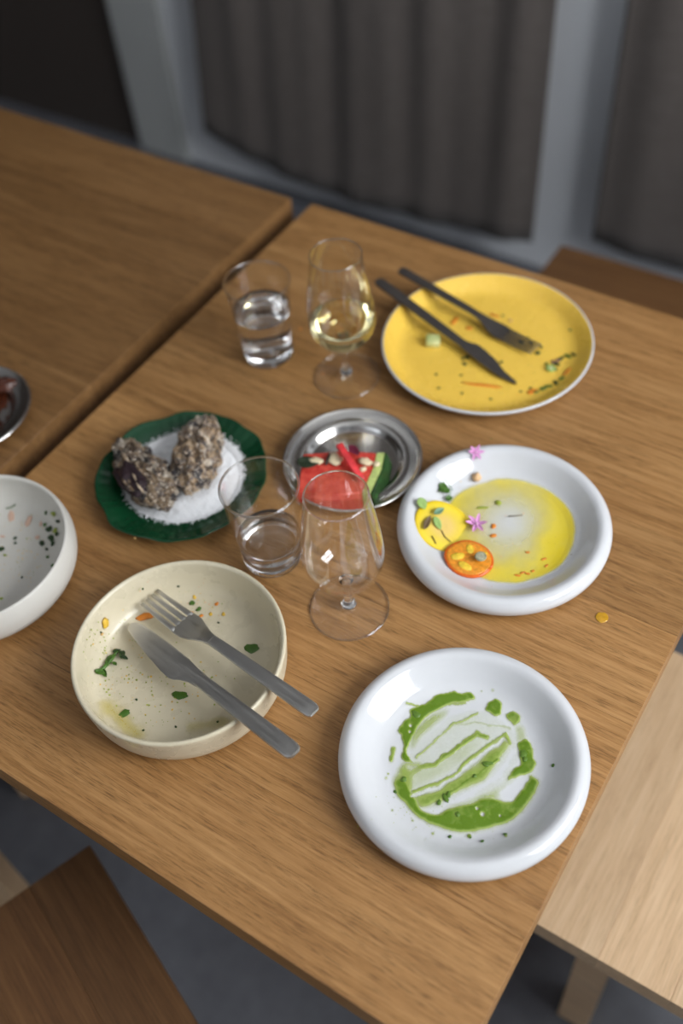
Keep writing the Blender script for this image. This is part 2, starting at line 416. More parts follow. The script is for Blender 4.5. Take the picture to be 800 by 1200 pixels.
# ================================================================== plates and bowls
def at(x, y, z=0.): return Vector((x, y, TZ+z))
P1, P2, PY, PB, PG = (-.1747, .3541), (-.2576, .5925), (-.3962, .8244), (-.4368, .3071), (-.5831, .4889)
PM, PW, PD = (-.4378, .5982), (-.6825, .2935), (-.869, .4492)
WH_IN = [(0, .005), (.030, .005), (.050, .005), (.058, .0051), (.0635, .0055), (.069, .0068), (.075, .0098), (.081, .0145), (.086, .0190), (.091, .0232)]
WH_OUT = [(.096, .0248), (.101, .0228), (.1045, .0180), (.105, .0130), (.1030, .0080), (.097, .0045), (.088, .0030), (.070, .0022), (.062, .0), (.056, .0), (.053, .0018), (0, .0018)]
wh_prof = spline(WH_IN+WH_OUT, 5)
o = lathe('dinner_plate', wh_prof, M_white, None, at(*P1), 128)
setp(o, 'white thick-rimmed plate smeared with bright green sauce', 'plate')
o = lathe('dinner_plate', wh_prof, M_white, None, at(*P2), 128)
setp(o, 'white thick-rimmed plate holding a yellow oil pool and an orange tomato slice', 'plate')
S1 = Surf(P1, WH_IN+[(.096, .0248), (.101, .0228)]); S2 = Surf(P2, WH_IN+[(.096, .0248), (.101, .0228)])

YE_IN = [(0, .0055), (.05, .0055), (.080, .0055), (.087, .0055), (.092, .0057), (.097, .0065), (.1025, .0085), (.108, .0125), (.113, .0165), (.1175, .0195)]
t = empty('yellow_plate', at(*PY), 'large yellow plate with a white rim edge and black cutlery across it', 'plate')
YE_OUT = [(.1198, .0202), (.1209, .0192), (.1205, .0175), (.1165, .0120), (.110, .0070), (.098, .0030), (.080, .0015), (.076, 0), (.070, 0), (.068, .0015), (0, .0015)]
lathe('body', spline(YE_IN+YE_OUT, 4), M_white, t, None, 128)
lathe('glaze', spline([(r, z+.0004) for r, z in YE_IN]+[(.1187, .0205)], 4), M_yellow, t, None, 128)
SY = Surf(PY, [(r, z+.0004) for r, z in YE_IN]+[(.1198, .0206), (.125, .0206)])

BE_IN = [(0, .0055), (.04, .0055), (.060, .0055), (.068, .0056), (.0735, .0062), (.0785, .0078), (.083, .0110), (.0872, .0180), (.0898, .0280), (.0918, .0400)]
BE_OUT = [(.0930, .0430), (.0950, .0440), (.0966, .0430), (.0970, .0400), (.0960, .0280), (.0945, .0150), (.0915, .0065), (.0860, .0015), (.0800, 0), (.0700, 0), (.068, .0012), (0, .0012)]
o = lathe('serving_bowl', spline(BE_IN+BE_OUT, 4), M_beige, None, at(*PB), 128)
setp(o, 'cream low-sided bowl with a steel fork and knife resting in it', 'bowl')
SB = Surf(PB, BE_IN+[(.0950, .0440), (.097, .043)])

WB_IN = [(0, .006), (.03, .006), (.050, .006), (.060, .0063), (.068, .0072), (.0755, .0095), (.083, .0150), (.0885, .0250), (.0905, .0370), (.0895, .0470)]
WB_OUT = [(.0905, .0500), (.0920, .0503), (.0936, .0490), (.0962, .0400), (.0968, .0300), (.0945, .0180), (.0880, .0080), (.0780, .0015), (.070, 0), (.060, 0), (.058, .0012), (0, .0012)]
o = lathe('serving_bowl', spline(WB_IN+WB_OUT, 4), M_bowlw, None, at(*PW), 128)
setp(o, 'white deep round bowl with herb scraps, at the end of the table gap', 'bowl')
SW = Surf(PW, WB_IN+[(.092, .0503), (.094, .049)])

def green_rf(r, z, a):
    k = min(1, max(0, (r-.055)/.036))
    wv = .012*math.sin(7*a+.6)+.008*math.sin(11*a+2.)+.006*math.sin(17*a+1.)
    rib = .00035*math.sin(46*a)*k if r < .0885 else 0
    return r*(1+wv*k), z+k*.0012*math.sin(9*a+1.2)+rib
GR_IN = [(0, .006), (.03, .006), (.048, .006), (.055, .0061), (.062, .0071), (.070, .0100), (.078, .0135), (.085, .0160), (.0895, .0180)]
GR_OUT = [(.0912, .0178), (.0908, .0165), (.084, .0130), (.074, .0085), (.062, .0035), (.05, .0018), (.047, 0), (.043, 0), (.041, .0015), (0, .0015)]
o = lathe('side_plate', spline(GR_IN+GR_OUT, 4), M_green, None, at(*PG), 240, rf=green_rf)
setp(o, 'dark green glazed plate with a wavy leaf-like edge, bedded with salt', 'plate')
SG = Surf(PG, GR_IN)

ME_IN = [(0, .0028), (.044, .0028), (.0475, .0034), (.0500, .0058), (.0530, .0092), (.0560, .0104), (.0620, .0110), (.0690, .0126)]
ME_OUT = [(.0722, .0140), (.0740, .0136), (.0745, .0122), (.0735, .0112), (.0690, .0108), (.0560, .0088), (.0520, .0060), (.0490, .0010), (.047, 0), (.044, 0), (.043, .001), (0, .001)]
me_mesh = None
for c, lab in ((PM, 'small round steel plate holding a cut piece of watermelon'), (PD, 'small round steel plate with dark brown sauce on the nearly empty table')):
    o = lathe('steel_plate', spline(ME_IN+ME_OUT, 5), M_plate_steel, None, at(*c), 128)
    setp(o, lab, 'plate', 'small steel plates')
SM = Surf(PM, ME_IN); SD = Surf(PD, ME_IN)

# ================================================================== glasses and drinks
def ring_mesh(name, R, z, r, seg=96, n=10):
    return lathe_mesh(name, [(R+r*math.cos(2*math.pi*k/n), z+r*math.sin(2*math.pi*k/n)) for k in range(n)], seg, True)
def tumbler(c, label, level, wlabel):
    H, r0, r1 = .107, .0290, .0379
    def ro(z): return r0+(r1-r0)*(z/H)
    out = [(0, .0012), (.022, .0012), (.0255, 0.), (.0280, .0008), (ro(.003), .003)]
    out += [(ro(z), z) for z in (.02, .04, .06, .08, .1, .1055)]
    out += [(ro(H)-.0002, H-.0004), (ro(H)-.0009, H), (ro(H)-.0016, H-.0005)]
    inn = [(ro(z)-.0018, z) for z in (.1, .08, .06, .04, .025, .018)]+[(ro(.014)-.0032, .0138), (ro(.013)-.008, .0120), (.012, .0112), (0, .0110)]
    t = empty('drinking_glass', at(*c), label, 'glass', 'straight clear tumblers')
    zs = .0185                                    # thick base below, thin wall above
    base = out[:5]+[(ro(zs), zs), (ro(zs)-.0018, zs)]+[q for q in inn if q[1] < .016]
    lathe('base', base, M_thick, t, None, 96)
    wall = [(ro(zs+.0002), zs+.0002)]+[q for q in out if q[1] > zs]+[q for q in inn if q[1] > zs]+[(ro(zs+.0002)-.0018, zs+.0002)]
    lathe('wall', wall, M_glass, t, None, 96, True)
    mesh_obj('rim', ring_mesh('rim', r1-.0009, H-.0006, .0011), M_rim, t)
    ri = lambda z: ro(z)-.0018+.00025
    wprof = [(0, .0108), (.012, .0110), (ro(.013)-.0078, .0118), (ro(.014)-.0030, .0136), (ri(.018), .018), (ri(.025), .025)]
    z = .03
    while z < level-.004: wprof.append((ri(z), z)); z += .008
    wprof += [(ri(level), level+.0006), (ri(level)-.0008, level-.0002), (ri(level)-.003, level-.0006), (0, level-.0006)]
    wo = lathe('drinking_water', wprof, M_water, None, at(*c), 96); setp(wo, wlabel, 'water')
tumbler((-.6220, .7030), 'clear tumbler more than half full of water beside the glass of white wine', .068, 'clear water filling most of the tumbler beside the white wine')
tumbler((-.4440, .4570), 'clear tumbler with only a little water between the empty wine glass and salted plate', .036, 'shallow clear water in the bottom of the tumbler by the empty wine glass')

def wine_glass(c, label, H=.166):
    k = H/.166
    t = empty('wine_glass', at(*c), label, 'wine glass', 'small tulip wine glasses')
    outer = [(.0, .0452), (.006, .0455), (.016, .0490), (.0270, .0570), (.0345, .0690), (.0375, .0830), (.0372, .0960), (.0352, .1150), (.0322, .1370), (.0293, .1560), (.0279, .1655)]
    outer = [(r, z*k) for r, z in outer]
    op = spline(outer, 6); tk = .0011
    ip = []
    for r, z in op[::-1]:
        ip.append((max(0, r-tk) if z > .07 else max(0, r*(1-tk/.036)), z if z > .075*k else z+(tk+.0014*max(0, 1-r/.02))*max(0, 1-(z-.045)/.03)))
    ip[-1] = (0, ip[-1][1])
    lathe('bowl', op+[(.0277, .1660*k), (.0272, .1660*k)]+ip[1:], M_glass, t, None, 96)
    st = [(0, .0060), (.0062, .0060), (.0074, .0075), (.0060, .0105), (.0042, .0160), (.0037, .0240), (.0037, .0340), (.0046, .0410), (.0064, .0452), (.0062, .0458), (0, .0457)]
    lathe('stem', spline([(r, z*k) for r, z in st], 4), M_thick, t, None, 48)
    ft = [(0, .0016), (.020, .0013), (.034, .0002), (.0372, .0), (.0381, .0007), (.0378, .0015), (.0340, .0022), (.0220, .0036), (.0110, .0052), (.0070, .0066), (0, .0068)]
    fo = lathe('foot', spline(ft, 4), M_glass, t, None, 96)
    mesh_obj('foot_edge', ring_mesh('foot_edge', .0376, .0010, .0009), M_rim, fo)
    mesh_obj('rim', ring_mesh('rim', .0275, .1658*k, .0008), M_rim, t)
    return ip
wine_glass((-.3440, .4420), 'empty tulip wine glass standing between the watermelon and the green-smeared plate')
ip = wine_glass((-.5185, .7135), 'tulip wine glass partly filled with pale white wine', .170)
lev = .083
ring = sorted([(r+.0002, z) for r, z in ip if z <= lev], key=lambda a: a[1])
wp = [(0, ring[0][1]-.0002)]+[q for q in ring if q[0] > .0008]+[(ring[-1][0], lev+.0008), (ring[-1][0]-.001, lev), (ring[-1][0]-.004, lev-.0005), (0, lev-.0005)]
o = lathe('white_wine', wp, M_wine, None, at(-.5185, .7135), 96); setp(o, 'pale yellow white wine in the tulip glass', 'wine')

# ================================================================== cutlery
def lay(o, P0, Pend):
    x = (Pend-P0).normalized(); y = Vector((0, 0, 1)).cross(x).normalized(); z = x.cross(y)
    m = Matrix((x, y, z)).transposed().to_4x4(); m.translation = P0; o.matrix_world = m
def solve_line(tip, zt, cross, zcr, end):
    """tip pixel/height, rim crossing pixel/height, handle end pixel -> 3D ends"""
    P0 = px(*tip, zt); P1 = px(*cross, zcr); best = None
    for k in range(100, 400):
        P = P0+(P1-P0)*(k/100); d = np.array(P)-CAMP; c = RC @ d
        u, v = 400+FPX*c[0]/c[2], 600-FPX*c[1]/c[2]; e = math.hypot(u-end[0], v-end[1])
        if best is None or e < best[0]: best = (e, P)
    return P0, best[1]
def fork(P0, P1, mat, label, hw=.0072, headw=.0140, group=None):
    L = (P1-P0).length; t = empty('fork', (0, 0, 0), label, 'fork', group)
    lay(t, P0, P1); s = L/.205
    tl, hl = .044*s, .074*s
    def zc(x): return float(np.interp(x, [0, .02*s, tl, .060*s, hl, .09*s, .12*s, L], [.0042, .0010, -.0015, -.0010, .0020, .0035, .0025, .0]))
    tines = []
    for i in range(4):
        yb = headw*(-.76+.5067*i); ya = headw*(-.72+.48*i); secs = []
        for k in range(9):
            x = tl*1.05*k/8; q = k/8; yy = ya+(yb-ya)*q; wd = .0016+(.0026-.0016)*q
            secs.append(srect(x, yy-wd*(headw/.0125), yy+wd*(headw/.0125), zc(x), .0017, 10, 3))
        tines.append(mesh_obj('tine', loft_mesh('tine', secs), mat))
    secs = []
    for x, hwid, th in ((tl*.97, headw*.965, .0018), (tl*1.1, headw, .0018), (.055*s, headw*.97, .0019), (.063*s, headw*.80, .0022), (.070*s, headw*.62, .0026), (.078*s, hw*.86, .003), (.084*s, hw*.76, .0032)):
        secs.append(srect(x, -hwid, hwid, zc(x), th, 20, 5))
    hd = autosmooth(mesh_obj('head', loft_mesh('head', secs), mat, t), 50)
    for o in tines: o.parent = hd
    secs = []
    for q, k in ((.0, .74), (.1, .76), (.3, .84), (.6, .93), (.9, 1.), (.965, .98), (.988, .88), (1., .66)):
        x = .083*s+(L-.083*s)*q; secs.append(srect(x, -hw*k, hw*k, zc(x), .0032+.001*q if q < .98 else .003, 20, 4.5))
    autosmooth(mesh_obj('handle', loft_mesh('handle', secs), mat, t), 50)
    return t
def knife(P0, P1, mat, label, hw=.0078, bw=.0118, tipk=1., group=None, bs=1.):
    L = (P1-P0).length; t = empty('knife', (0, 0, 0), label, 'knife', group)
    lay(t, P0, P1); s = L/.215*bs; secs = []
    # spine on +y, belly on -y
    for x, a, b in ((0, -.10, .25), (.003, -.36, .55), (.010, -.52, .72), (.025, -.78, .80), (.045, -1.08, .82), (.065, -1.32, .80), (.076, -1.38, .76), (.081, -1.25, .72), (.086, -.95, .66), (.094, -.68, .60), (.102, -.60, .58)):
        x *= s; a *= bw*tipk if x < .04*s else bw; b *= bw*tipk if x < .012*s else bw
        n = 16; ring = []
        for k in range(n):
            an = 2*math.pi*(k+.5)/n; c, sn = math.cos(an), math.sin(an)
            y = (a+b)/2+math.copysign(abs(c)**.5, c)*(b-a)/2
            th = .0004+.0020*max(0, (y-a)/(b-a))**.6 if x < .09*s else .0026
            ring.append((x, y, math.copysign(abs(sn)**.5, sn)*th/2+.001))
        secs.append(ring)
    autosmooth(mesh_obj('blade', loft_mesh('blade', secs), mat, t), 35)
    secs = []
    for q, k in ((0, .80), (.1, .84), (.4, .92), (.8, 1.), (.955, .99), (.985, .87), (1., .62)):
        x = .098*s+(L-.098*s)*q; secs.append(srect(x, -hw*k, hw*k, .001, .0034+.0012*min(1, q*3) if q < .98 else .0036, 20, 4.5))
    autosmooth(mesh_obj('handle', loft_mesh('handle', secs), mat, t), 50)
    return t
a, b = solve_line((177, 703), .016, (318, 800), .0465, (369, 836))
fork(a, b, M_cut, 'satin steel fork leaning over the rim of the cream bowl')
a, b = solve_line((152, 734), .013, (283, 835), .0465, (347, 884))
knife(a, b, M_cut, 'satin steel knife with a broad blade leaning over the rim of the cream bowl')
a, b = solve_line((627, 412), .0085, (505, 338), .0235, (469, 316))
fork(a, b, M_black, 'black steel fork lying across the yellow plate', .0062, .0118)
a, b = solve_line((605, 450), .0075, (478, 356), .0235, (439, 332))
knife(a, b, M_black, 'black steel knife with a pointed blade lying across the yellow plate', .0068, .0088, .55, None, .85)

# ================================================================== sauces (thin poured films lying on their dish)
def blur(A, n):
    k = np.exp(-.5*(np.arange(-3*n, 3*n+1)/n)**2) if n > 0 else np.array([1.]); k /= k.sum()
    A = np.apply_along_axis(lambda m: np.convolve(m, k, 'same'), 0, A)
    return np.apply_along_axis(lambda m: np.convolve(m, k, 'same'), 1, A)
def inpoly(X, Y, P):
    r = np.zeros(X.shape, bool); n = len(P)
    for i in range(n):
        x1, y1 = P[i]; x2, y2 = P[(i+1) % n]
        if y1 == y2: continue
        c = ((y1 > Y) != (y2 > Y)) & (X < (x2-x1)*(Y-y1)/(y2-y1)+x1); r ^= c
    return r
def dline(X, Y, P):
    d = np.full(X.shape, 1e9)
    for (x1, y1), (x2, y2) in zip(P[:-1], P[1:]):
        vx, vy = x2-x1, y2-y1; L2 = vx*vx+vy*vy
        t = np.clip(((X-x1)*vx+(Y-y1)*vy)/L2, 0, 1); d = np.minimum(d, np.hypot(X-x1-t*vx, Y-y1-t*vy))
    return d
def nz2(X, Y, s, seed):
    out = np.empty(X.shape)
    for i in range(X.shape[0]):
        for j in range(X.shape[1]): out[i, j] = mnoise.fractal(Vector((X[i, j]/s, Y[i, j]/s, seed)), 1., 2., 3)
    return out
def film(name, U, V, D, surf, mat, label, cat, lift=.0003, thick=.0010, cut=.035, kind=None):
    ny, nx = U.shape; v = []; dn = []; idx = -np.ones(U.shape, int); f = []
    for i in range(ny):
        for j in range(nx):
            a, b = slice(max(i-1, 0), i+2), slice(max(j-1, 0), j+2)
            if D[a, b].max() > cut:
                p = surf.hit(U[i, j], V[i, j], lift); idx[i, j] = len(v)
                v.append((p.x, p.y, p.z+thick*min(1, D[i, j]))); dn.append(float(D[i, j]))
    for i in range(ny-1):
        for j in range(nx-1):
            q = (idx[i, j], idx[i+1, j], idx[i+1, j+1], idx[i, j+1])
            if min(q) >= 0 and max(D[i, j], D[i+1, j], D[i+1, j+1], D[i, j+1]) > cut: f.append(q)
    c = surf.c; v = [(x-c[0], y-c[1], z-TZ) for x, y, z in v]
    me = pyd(name, v, f); at_ = me.attributes.new('thickness', 'FLOAT', 'POINT'); at_.data.foreach_set('value', dn)
    o = mesh_obj(name, me, mat, None, True, at(*c)); return setp(o, label, cat, None, kind)

# green herb sauce, outlined on the plate
ox, oy, sc = 450, 800, 4.2105
g = 4.0
X, Y = np.meshgrid(np.arange(-20, 800, g), np.arange(-10, 790, g))
D = np.zeros(X.shape)
NN = nz2(X, Y, 60, 3.3); N2 = nz2(X, Y, 22, 9.1)
XW = X+7*NN+4*N2; YW = Y+7*np.roll(NN, 9, 0)+4*np.roll(N2, 5, 1)
def poly(P, d, soft=1.2):
    global D
    D = np.maximum(D, d*blur(inpoly(XW, YW, P).astype(float), soft))
def streak(P, wd, d):
    global D
    D = np.maximum(D, d*np.exp(-(dline(XW, YW, P)/wd)**2))
wash = [(110, 400), (150, 320), (210, 250), (300, 180), (420, 130), (520, 150), (620, 220), (680, 300), (660, 400), (590, 470), (540, 560), (420, 610), (300, 640), (200, 620), (120, 560), (90, 470)]
poly(wash, .07, 7)
poly([(150, 420), (250, 400), (340, 340), (430, 275), (500, 270), (470, 320), (380, 400), (260, 470), (140, 530), (110, 470)], .2, 5)
poly([(110, 395), (180, 400), (200, 430), (140, 460), (140, 530), (120, 570), (60, 520), (50, 490), (80, 430)], .55, 3)
poly([(130, 560), (250, 545), (340, 490), (420, 430), (520, 340), (600, 285), (622, 300), (575, 360), (535, 425), (490, 485), (400, 515), (340, 545), (260, 610), (190, 620)], .68, 3)
poly([(300, 610), (420, 590), (520, 550), (600, 490), (640, 430), (672, 410), (640, 460), (560, 540), (540, 600), (420, 650)], .45, 4)
poly([(140, 270), (160, 230), (230, 170), (330, 130), (260, 190), (180, 260), (130, 340)], .45, 3)
poly([(130, 135), (165, 125), (235, 85), (260, 65), (350, 48), (385, 60), (430, 52), (445, 80), (400, 92), (330, 105), (280, 125), (230, 150), (190, 190), (160, 230), (140, 270), (120, 310), (110, 345), (120, 370), (150, 400), (105, 390), (92, 360), (105, 320), (90, 260), (68, 238), (100, 200), (130, 170)], .97)
poly([(50, 500), (70, 470), (110, 490), (140, 560), (190, 640), (270, 660), (330, 620), (420, 600), (520, 570), (600, 590), (640, 590), (680, 540), (710, 480), (720, 455), (758, 490), (740, 540), (700, 600), (660, 650), (600, 690), (520, 715), (420, 735), (330, 725), (270, 710), (180, 670), (110, 600), (60, 540)], .95, 2)
poly([(665, 300), (700, 280), (730, 310), (735, 370), (750, 400), (730, 440), (690, 455), (620, 480), (600, 490), (640, 440), (680, 410), (670, 350)], .9)
poly([(500, 130), (520, 95), (550, 83), (580, 100), (578, 160), (540, 160)], 1.)
poly([(610, 165), (640, 148), (675, 170), (670, 195), (640, 212), (615, 190)], .75)
poly([(650, 215), (680, 215), (700, 285), (660, 300)], .32, 3)
poly([(36, 318), (50, 320), (46, 388), (32, 386)], .85)
streak([(160, 370), (270, 260), (350, 205), (460, 155)], 9, .42); streak([(300, 240), (380, 205), (470, 200), (620, 225)], 6, .25)
streak([(150, 430), (250, 400), (340, 340), (400, 290), (460, 250), (505, 272)], 13, .74)
streak([(150, 540), (260, 500), (360, 450), (430, 370), (540, 290), (600, 255), (620, 300)], 10, .6)
streak([(330, 545), (430, 470), (560, 380)], 12, .82); streak([(110, 100), (200, 125), (400, 100)], 6, .5)
for u, v_, r, d in ((420, 757, 10, .8), (600, 755, 8, .6), (10, 470, 8, .3), (20, 450, 6, .35), (40, 630, 7, .3), (240, 745, 8, .4), (140, 680, 7, .3), (480, 42, 5, .3), (535, 38, 9, .2)):
    D = np.maximum(D, d*np.exp(-(np.hypot(X-u, Y-v_)/r)**4))
D *= np.clip(.95+.22*NN+.10*N2, .6, 1.08)
hole = blur(inpoly(XW, YW, [(565, 540), (590, 515), (700, 462), (712, 472), (680, 530), (632, 590), (590, 580)]).astype(float), 1.3)
hole = np.maximum(hole, blur(inpoly(XW, YW, [(180, 620), (250, 590), (290, 610), (270, 650), (220, 650)]).astype(float), 2)*.8)
hole = np.maximum(hole, blur(inpoly(XW, YW, [(105, 415), (160, 410), (180, 430), (120, 440)]).astype(float), 2)*.8)
for u, v_, r in ((485, 650, 13), (458, 622, 9), (572, 658, 7), (130, 213, 9), (127, 243, 8)): hole = np.maximum(hole, np.exp(-(np.hypot(X-u, Y-v_)/r)**4))
for P in ([(135, 565), (260, 520), (370, 455), (440, 385), (590, 275)],): hole = np.maximum(hole, .9*np.exp(-(dline(XW, YW, P)/7)**2))
for P in ([(300, 600), (430, 545), (540, 475), (600, 410), (640, 340)],): hole = np.maximum(hole, .75*np.exp(-(dline(XW, YW, P)/17)**2))
D = np.clip(D*(1-hole), 0, 1)
M_gsauce = film_mat('green_sauce', (.56, .64, .18), (.115, .215, .008), 0., .98, .16, (.0, .55))
film('green_sauce', ox+X/sc, oy+Y/sc, D, S1, M_gsauce, 'bright green herb sauce smeared over the white plate', 'sauce')

# yellow oil on the second plate
ox, oy, sc = 450, 500, 2.857
X, Y = np.meshgrid(np.arange(90, 670, 4.), np.arange(150, 545, 4.))
U, V = ox+X/sc, oy+Y/sc
D = np.zeros(X.shape); NN = nz2(X, Y, 90, 5.5); N2 = nz2(X, Y, 30, 1.5)
for i in range(X.shape[0]):
    for j in range(X.shape[1]):
        p = S2.hit(U[i, j], V[i, j]); r = math.hypot(p.x-P2[0]-.003, p.y-P2[1]-.004)
        D[i, j] = max(0., min(1., (.0672+.0012*NN[i, j]-r)/.0035))
D = D*np.clip(.66+.16*NN+.04*N2, .2, 1.)
thin = np.exp(-((X-415)/135)**2-((Y-320)/105)**2)
D = np.clip(D*(1-.93*thin)+(D > .3)*.25*np.exp(-((X-560)/90)**2-((Y-330)/200)**2)*(1-thin), 0, 1)
M_oil = film_mat('yellow_oil', (.84, .76, .22), (.82, .63, .03), 0., .90, .05, (.0, .7))
film('oil_pool', U, V, D, S2, M_oil, 'golden yellow oil pooled on the plate with the tomato slice', 'oil', thick=.0006)

# ================================================================== small food pieces
def crumple(name, seed, sx, sy, sz, sub=2, amp=.35, fr=1.6):
    bm = bmesh.new(); bmesh.ops.create_icosphere(bm, subdivisions=sub, radius=1)
    for v in bm.verts:
        n = mnoise.fractal(v.co*fr+Vector((seed*7.3, seed*1.7, 0)), 1., 2., 3)
        v.co *= 1+amp*n; v.co.x *= sx; v.co.y *= sy; v.co.z *= sz
    me = bpy.data.meshes.new(name); bm.to_mesh(me); bm.free(); return me
def place(o, p, n, rz=0., sink=0.):
    q = Vector((0, 0, 1)).rotation_difference(n); m = q.to_matrix().to_4x4() @ Matrix.Rotation(rz, 4, 'Z'); m.translation = p-n*sink
    o.matrix_world = m @ Matrix.Diagonal((*o.get('_s', (1, 1, 1)), 1)); 
    if '_s' in o: del o['_s']
RND = random.Random(11)
BASE = {}
def bit(surf, u, v, l, wd, hgt, mat, name, label, cat, group, rz=None, lift=0.):
    """an irregular scrap: l, wd, hgt in mm; sits on the surface"""
    k = (mat.name, RND.randrange(4))
    if k not in BASE:
        BASE[k] = crumple(name, k[1]+len(mat.name), 1, 1, 1, 2, .6, 1.9); BASE[k].materials.append(mat); BASE[k].polygons.foreach_set('use_smooth', [True]*len(BASE[k].polygons))
    o = bpy.data.objects.new(name, BASE[k]); col.objects.link(o); o['_s'] = (l/2000, wd/2000, hgt/2000)
    p = surf.hit(u, v); n = surf.normal(p); p = p+n*(hgt/2000*.75+lift)
    place(o, p, n, RND.uniform(0, 6.28) if rz is None else rz); setp(o, label, cat, group); return o
class Flat(Surf):
    def __init__(s, z=0.): s.c = (0, 0); s.z = [z]; s.zz = z
    def h(s, x, y): return s.zz
FT = Flat(0.)
def ang(u0, v0, u1, v1):
    a, b = px(u0, v0), px(u1, v1); return math.atan2(b.y-a.y, b.x-a.x)
def specks(name, surf, lst, mats, label, cat, lift=.0004):
    v = []; f = []; mi = []
    for (u, v_, r, m) in lst:
        p = surf.hit(u, v_, lift); n = surf.normal(p); a = n.orthogonal().normalized(); b = n.cross(a); k0 = len(v)
        ph = RND.uniform(0, 6.28); e = RND.uniform(.5, 1.)
        v.append(p+n*r*.25)
        for k in range(7):
            an = 2*math.pi*k/7; rr = r*RND.uniform(.7, 1.25); ca, sa = math.cos(an), math.sin(an)*e
            v.append(p+a*rr*(ca*math.cos(ph)-sa*math.sin(ph))+b*rr*(ca*math.sin(ph)+sa*math.cos(ph)))
        for k in range(7): f.append((k0, k0+1+k, k0+1+(k+1) % 7)); mi.append(m)
    me = pyd(name, [Vector(x)-at(*surf.c) for x in v], f)
    for m in mats: me.materials.append(m)
    me.polygons.foreach_set('material_index', mi)
    o = mesh_obj(name, me, None, None, True, at(*surf.c)); return setp(o, label, cat, None, 'stuff')
def scatter(n, cu, cv, su, sv, r0, r1, mats):
    return [(RND.gauss(cu, su), RND.gauss(cv, sv), RND.uniform(r0, r1)/1000, RND.choice(mats)) for _ in range(n)]

def leaf_mesh(name, L, W, curl=.2, th=.0005, notch=0.):
    nx, ny = 10, 6; v = []; f = []
    for side in (1, -1):
        for i in range(nx+1):
            s = i/nx; wd = W/2*math.sin(math.pi*min(1, max(.02, s))**.8)**.75
            for j in range(ny+1):
                q = -1+2*j/ny; x = L*(s-.5); y = wd*q
                v.append((x, y, curl*L*(.25*q*q*wd/(W/2)+.5*(s-.5)**2)+side*th/2))
    m = (nx+1)*(ny+1)
    for side in (0, 1):
        for i in range(nx):
            for j in range(ny):
                a = side*m+i*(ny+1)+j; q = (a, a+1, a+ny+2, a+ny+1); f.append(q if side == 0 else q[::-1])
    ring = [i*(ny+1) for i in range(nx+1)]+[nx*(ny+1)+j for j in range(1, ny+1)]+[i*(ny+1)+ny for i in range(nx-1, -1, -1)]+[j for j in range(ny-1, 0, -1)]
    for a, b in zip(ring, ring[1:]+ring[:1]): f.append((a, b, b+m, a+m))
    me = pyd(name, v, f); bm = bmesh.new(); bm.from_mesh(me); bmesh.ops.recalc_face_normals(bm, faces=bm.faces[:]); bm.to_mesh(me); bm.free(); return me
def leaf(surf, u, v, L, W, rz, mat, label, name='leaf', lift=.0015, curl=.25, cat='leaf', tilt=0.):
    o = mesh_obj(name, leaf_mesh(name, L, W, curl), mat); p = surf.hit(u, v); n = surf.normal(p)
    place(o, p+n*lift, n, rz); 
    if tilt: o.matrix_world = o.matrix_world @ Matrix.Rotation(tilt, 4, 'X')
    return setp(o, label, cat)

# ---- plate with oil: vegetable slices, leaves, flowers
def disc_mesh(name, rx, ry, th, seed, dome=0., wob=.05, seg=48, rings=10):
    def rf(r, z, a):
        return r*(1+wob*mnoise.noise(Vector((math.cos(a)*1.3, math.sin(a)*1.3, seed)))), z+dome*(1-(r/rx)**2)
    prof = [(0, th)]+[(rx*k/rings, th) for k in range(1, rings)]+[(rx*.985, th*.96), (rx, th*.5), (rx*.985, th*.04)]+[(rx*k/rings, 0) for k in range(rings-1, 0, -3)]+[(0, 0)]
    me = lathe_mesh(name, prof, seg, False, rf)
    for v in me.vertices: v.co.y *= ry/rx
    bm = bmesh.new(); bm.from_mesh(me); bmesh.ops.recalc_face_normals(bm, faces=bm.faces[:]); bm.to_mesh(me); bm.free(); return me
def slice_at(o, us, vs, surf, lift=0.):
    """lay a flat slice on three dish points (pixels) so that it rests on the dish"""
    P = [surf.hit(a, b) for a, b in zip(us, vs)]; c = (P[0]+P[1]+P[2])/3; n = (P[1]-P[0]).cross(P[2]-P[0]).normalized()
    if n.z < 0: n = -n
    place(o, c+n*lift, n, 0); return c, n
t = NT('turnip_flesh'); oc = t.obj(); gr = t.n('ShaderNodeVectorMath', {0: oc}, operation='LENGTH').outputs['Value']
t.setb(color=t.ramp(t.n('ShaderNodeMath', {0: gr, 1: .029}, operation='DIVIDE').outputs[0], [(.3, (.78, .55, .16)), (.55, (.78, .58, .08)), (.80, (.84, .64, .05)), (.97, (.82, .58, .02))]), rough=.18, sss=.0)
t.bump(t.noise(oc, 160, 3), .0006, .4)
o = mesh_obj('vegetable_slice', disc_mesh('vegetable_slice', .0300, .0280, .0016, 4.2, .0008, .05), t.m)
vc, vn = slice_at(o, (486, 548, 520), (604, 606, 642), S2, .0003)
class Tilt(Surf):
    def __init__(s, c, n): s.c = (c.x, c.y); s.p = c; s.n = n; s.z = [c.z-TZ]
    def h(s, x, y): return s.p.z-TZ-((x-s.p.x)*s.n.x+(y-s.p.y)*s.n.y)/s.n.z
SV = Tilt(vc+vn*.0030, vn)
setp(o, 'thin round yellow vegetable slice leaning on the inner rim of the oil plate', 'vegetable slice')
tom = empty('tomato_slice', (0, 0, 0), 'thin orange tomato slice lying at the edge of the yellow oil', 'tomato')
M_tom = plain('tomato_flesh', (.80, .30, .03), .16, .25, 260); M_tskin = plain('tomato_skin', (.74, .13, .01), .22, .15, 200); M_tseed = plain('tomato_jelly', (.84, .56, .05), .12, .2, 500)
mesh_obj('flesh', disc_mesh('flesh', .0228, .0200, .0036, 1.2, .0004, .05), M_tom, tom)
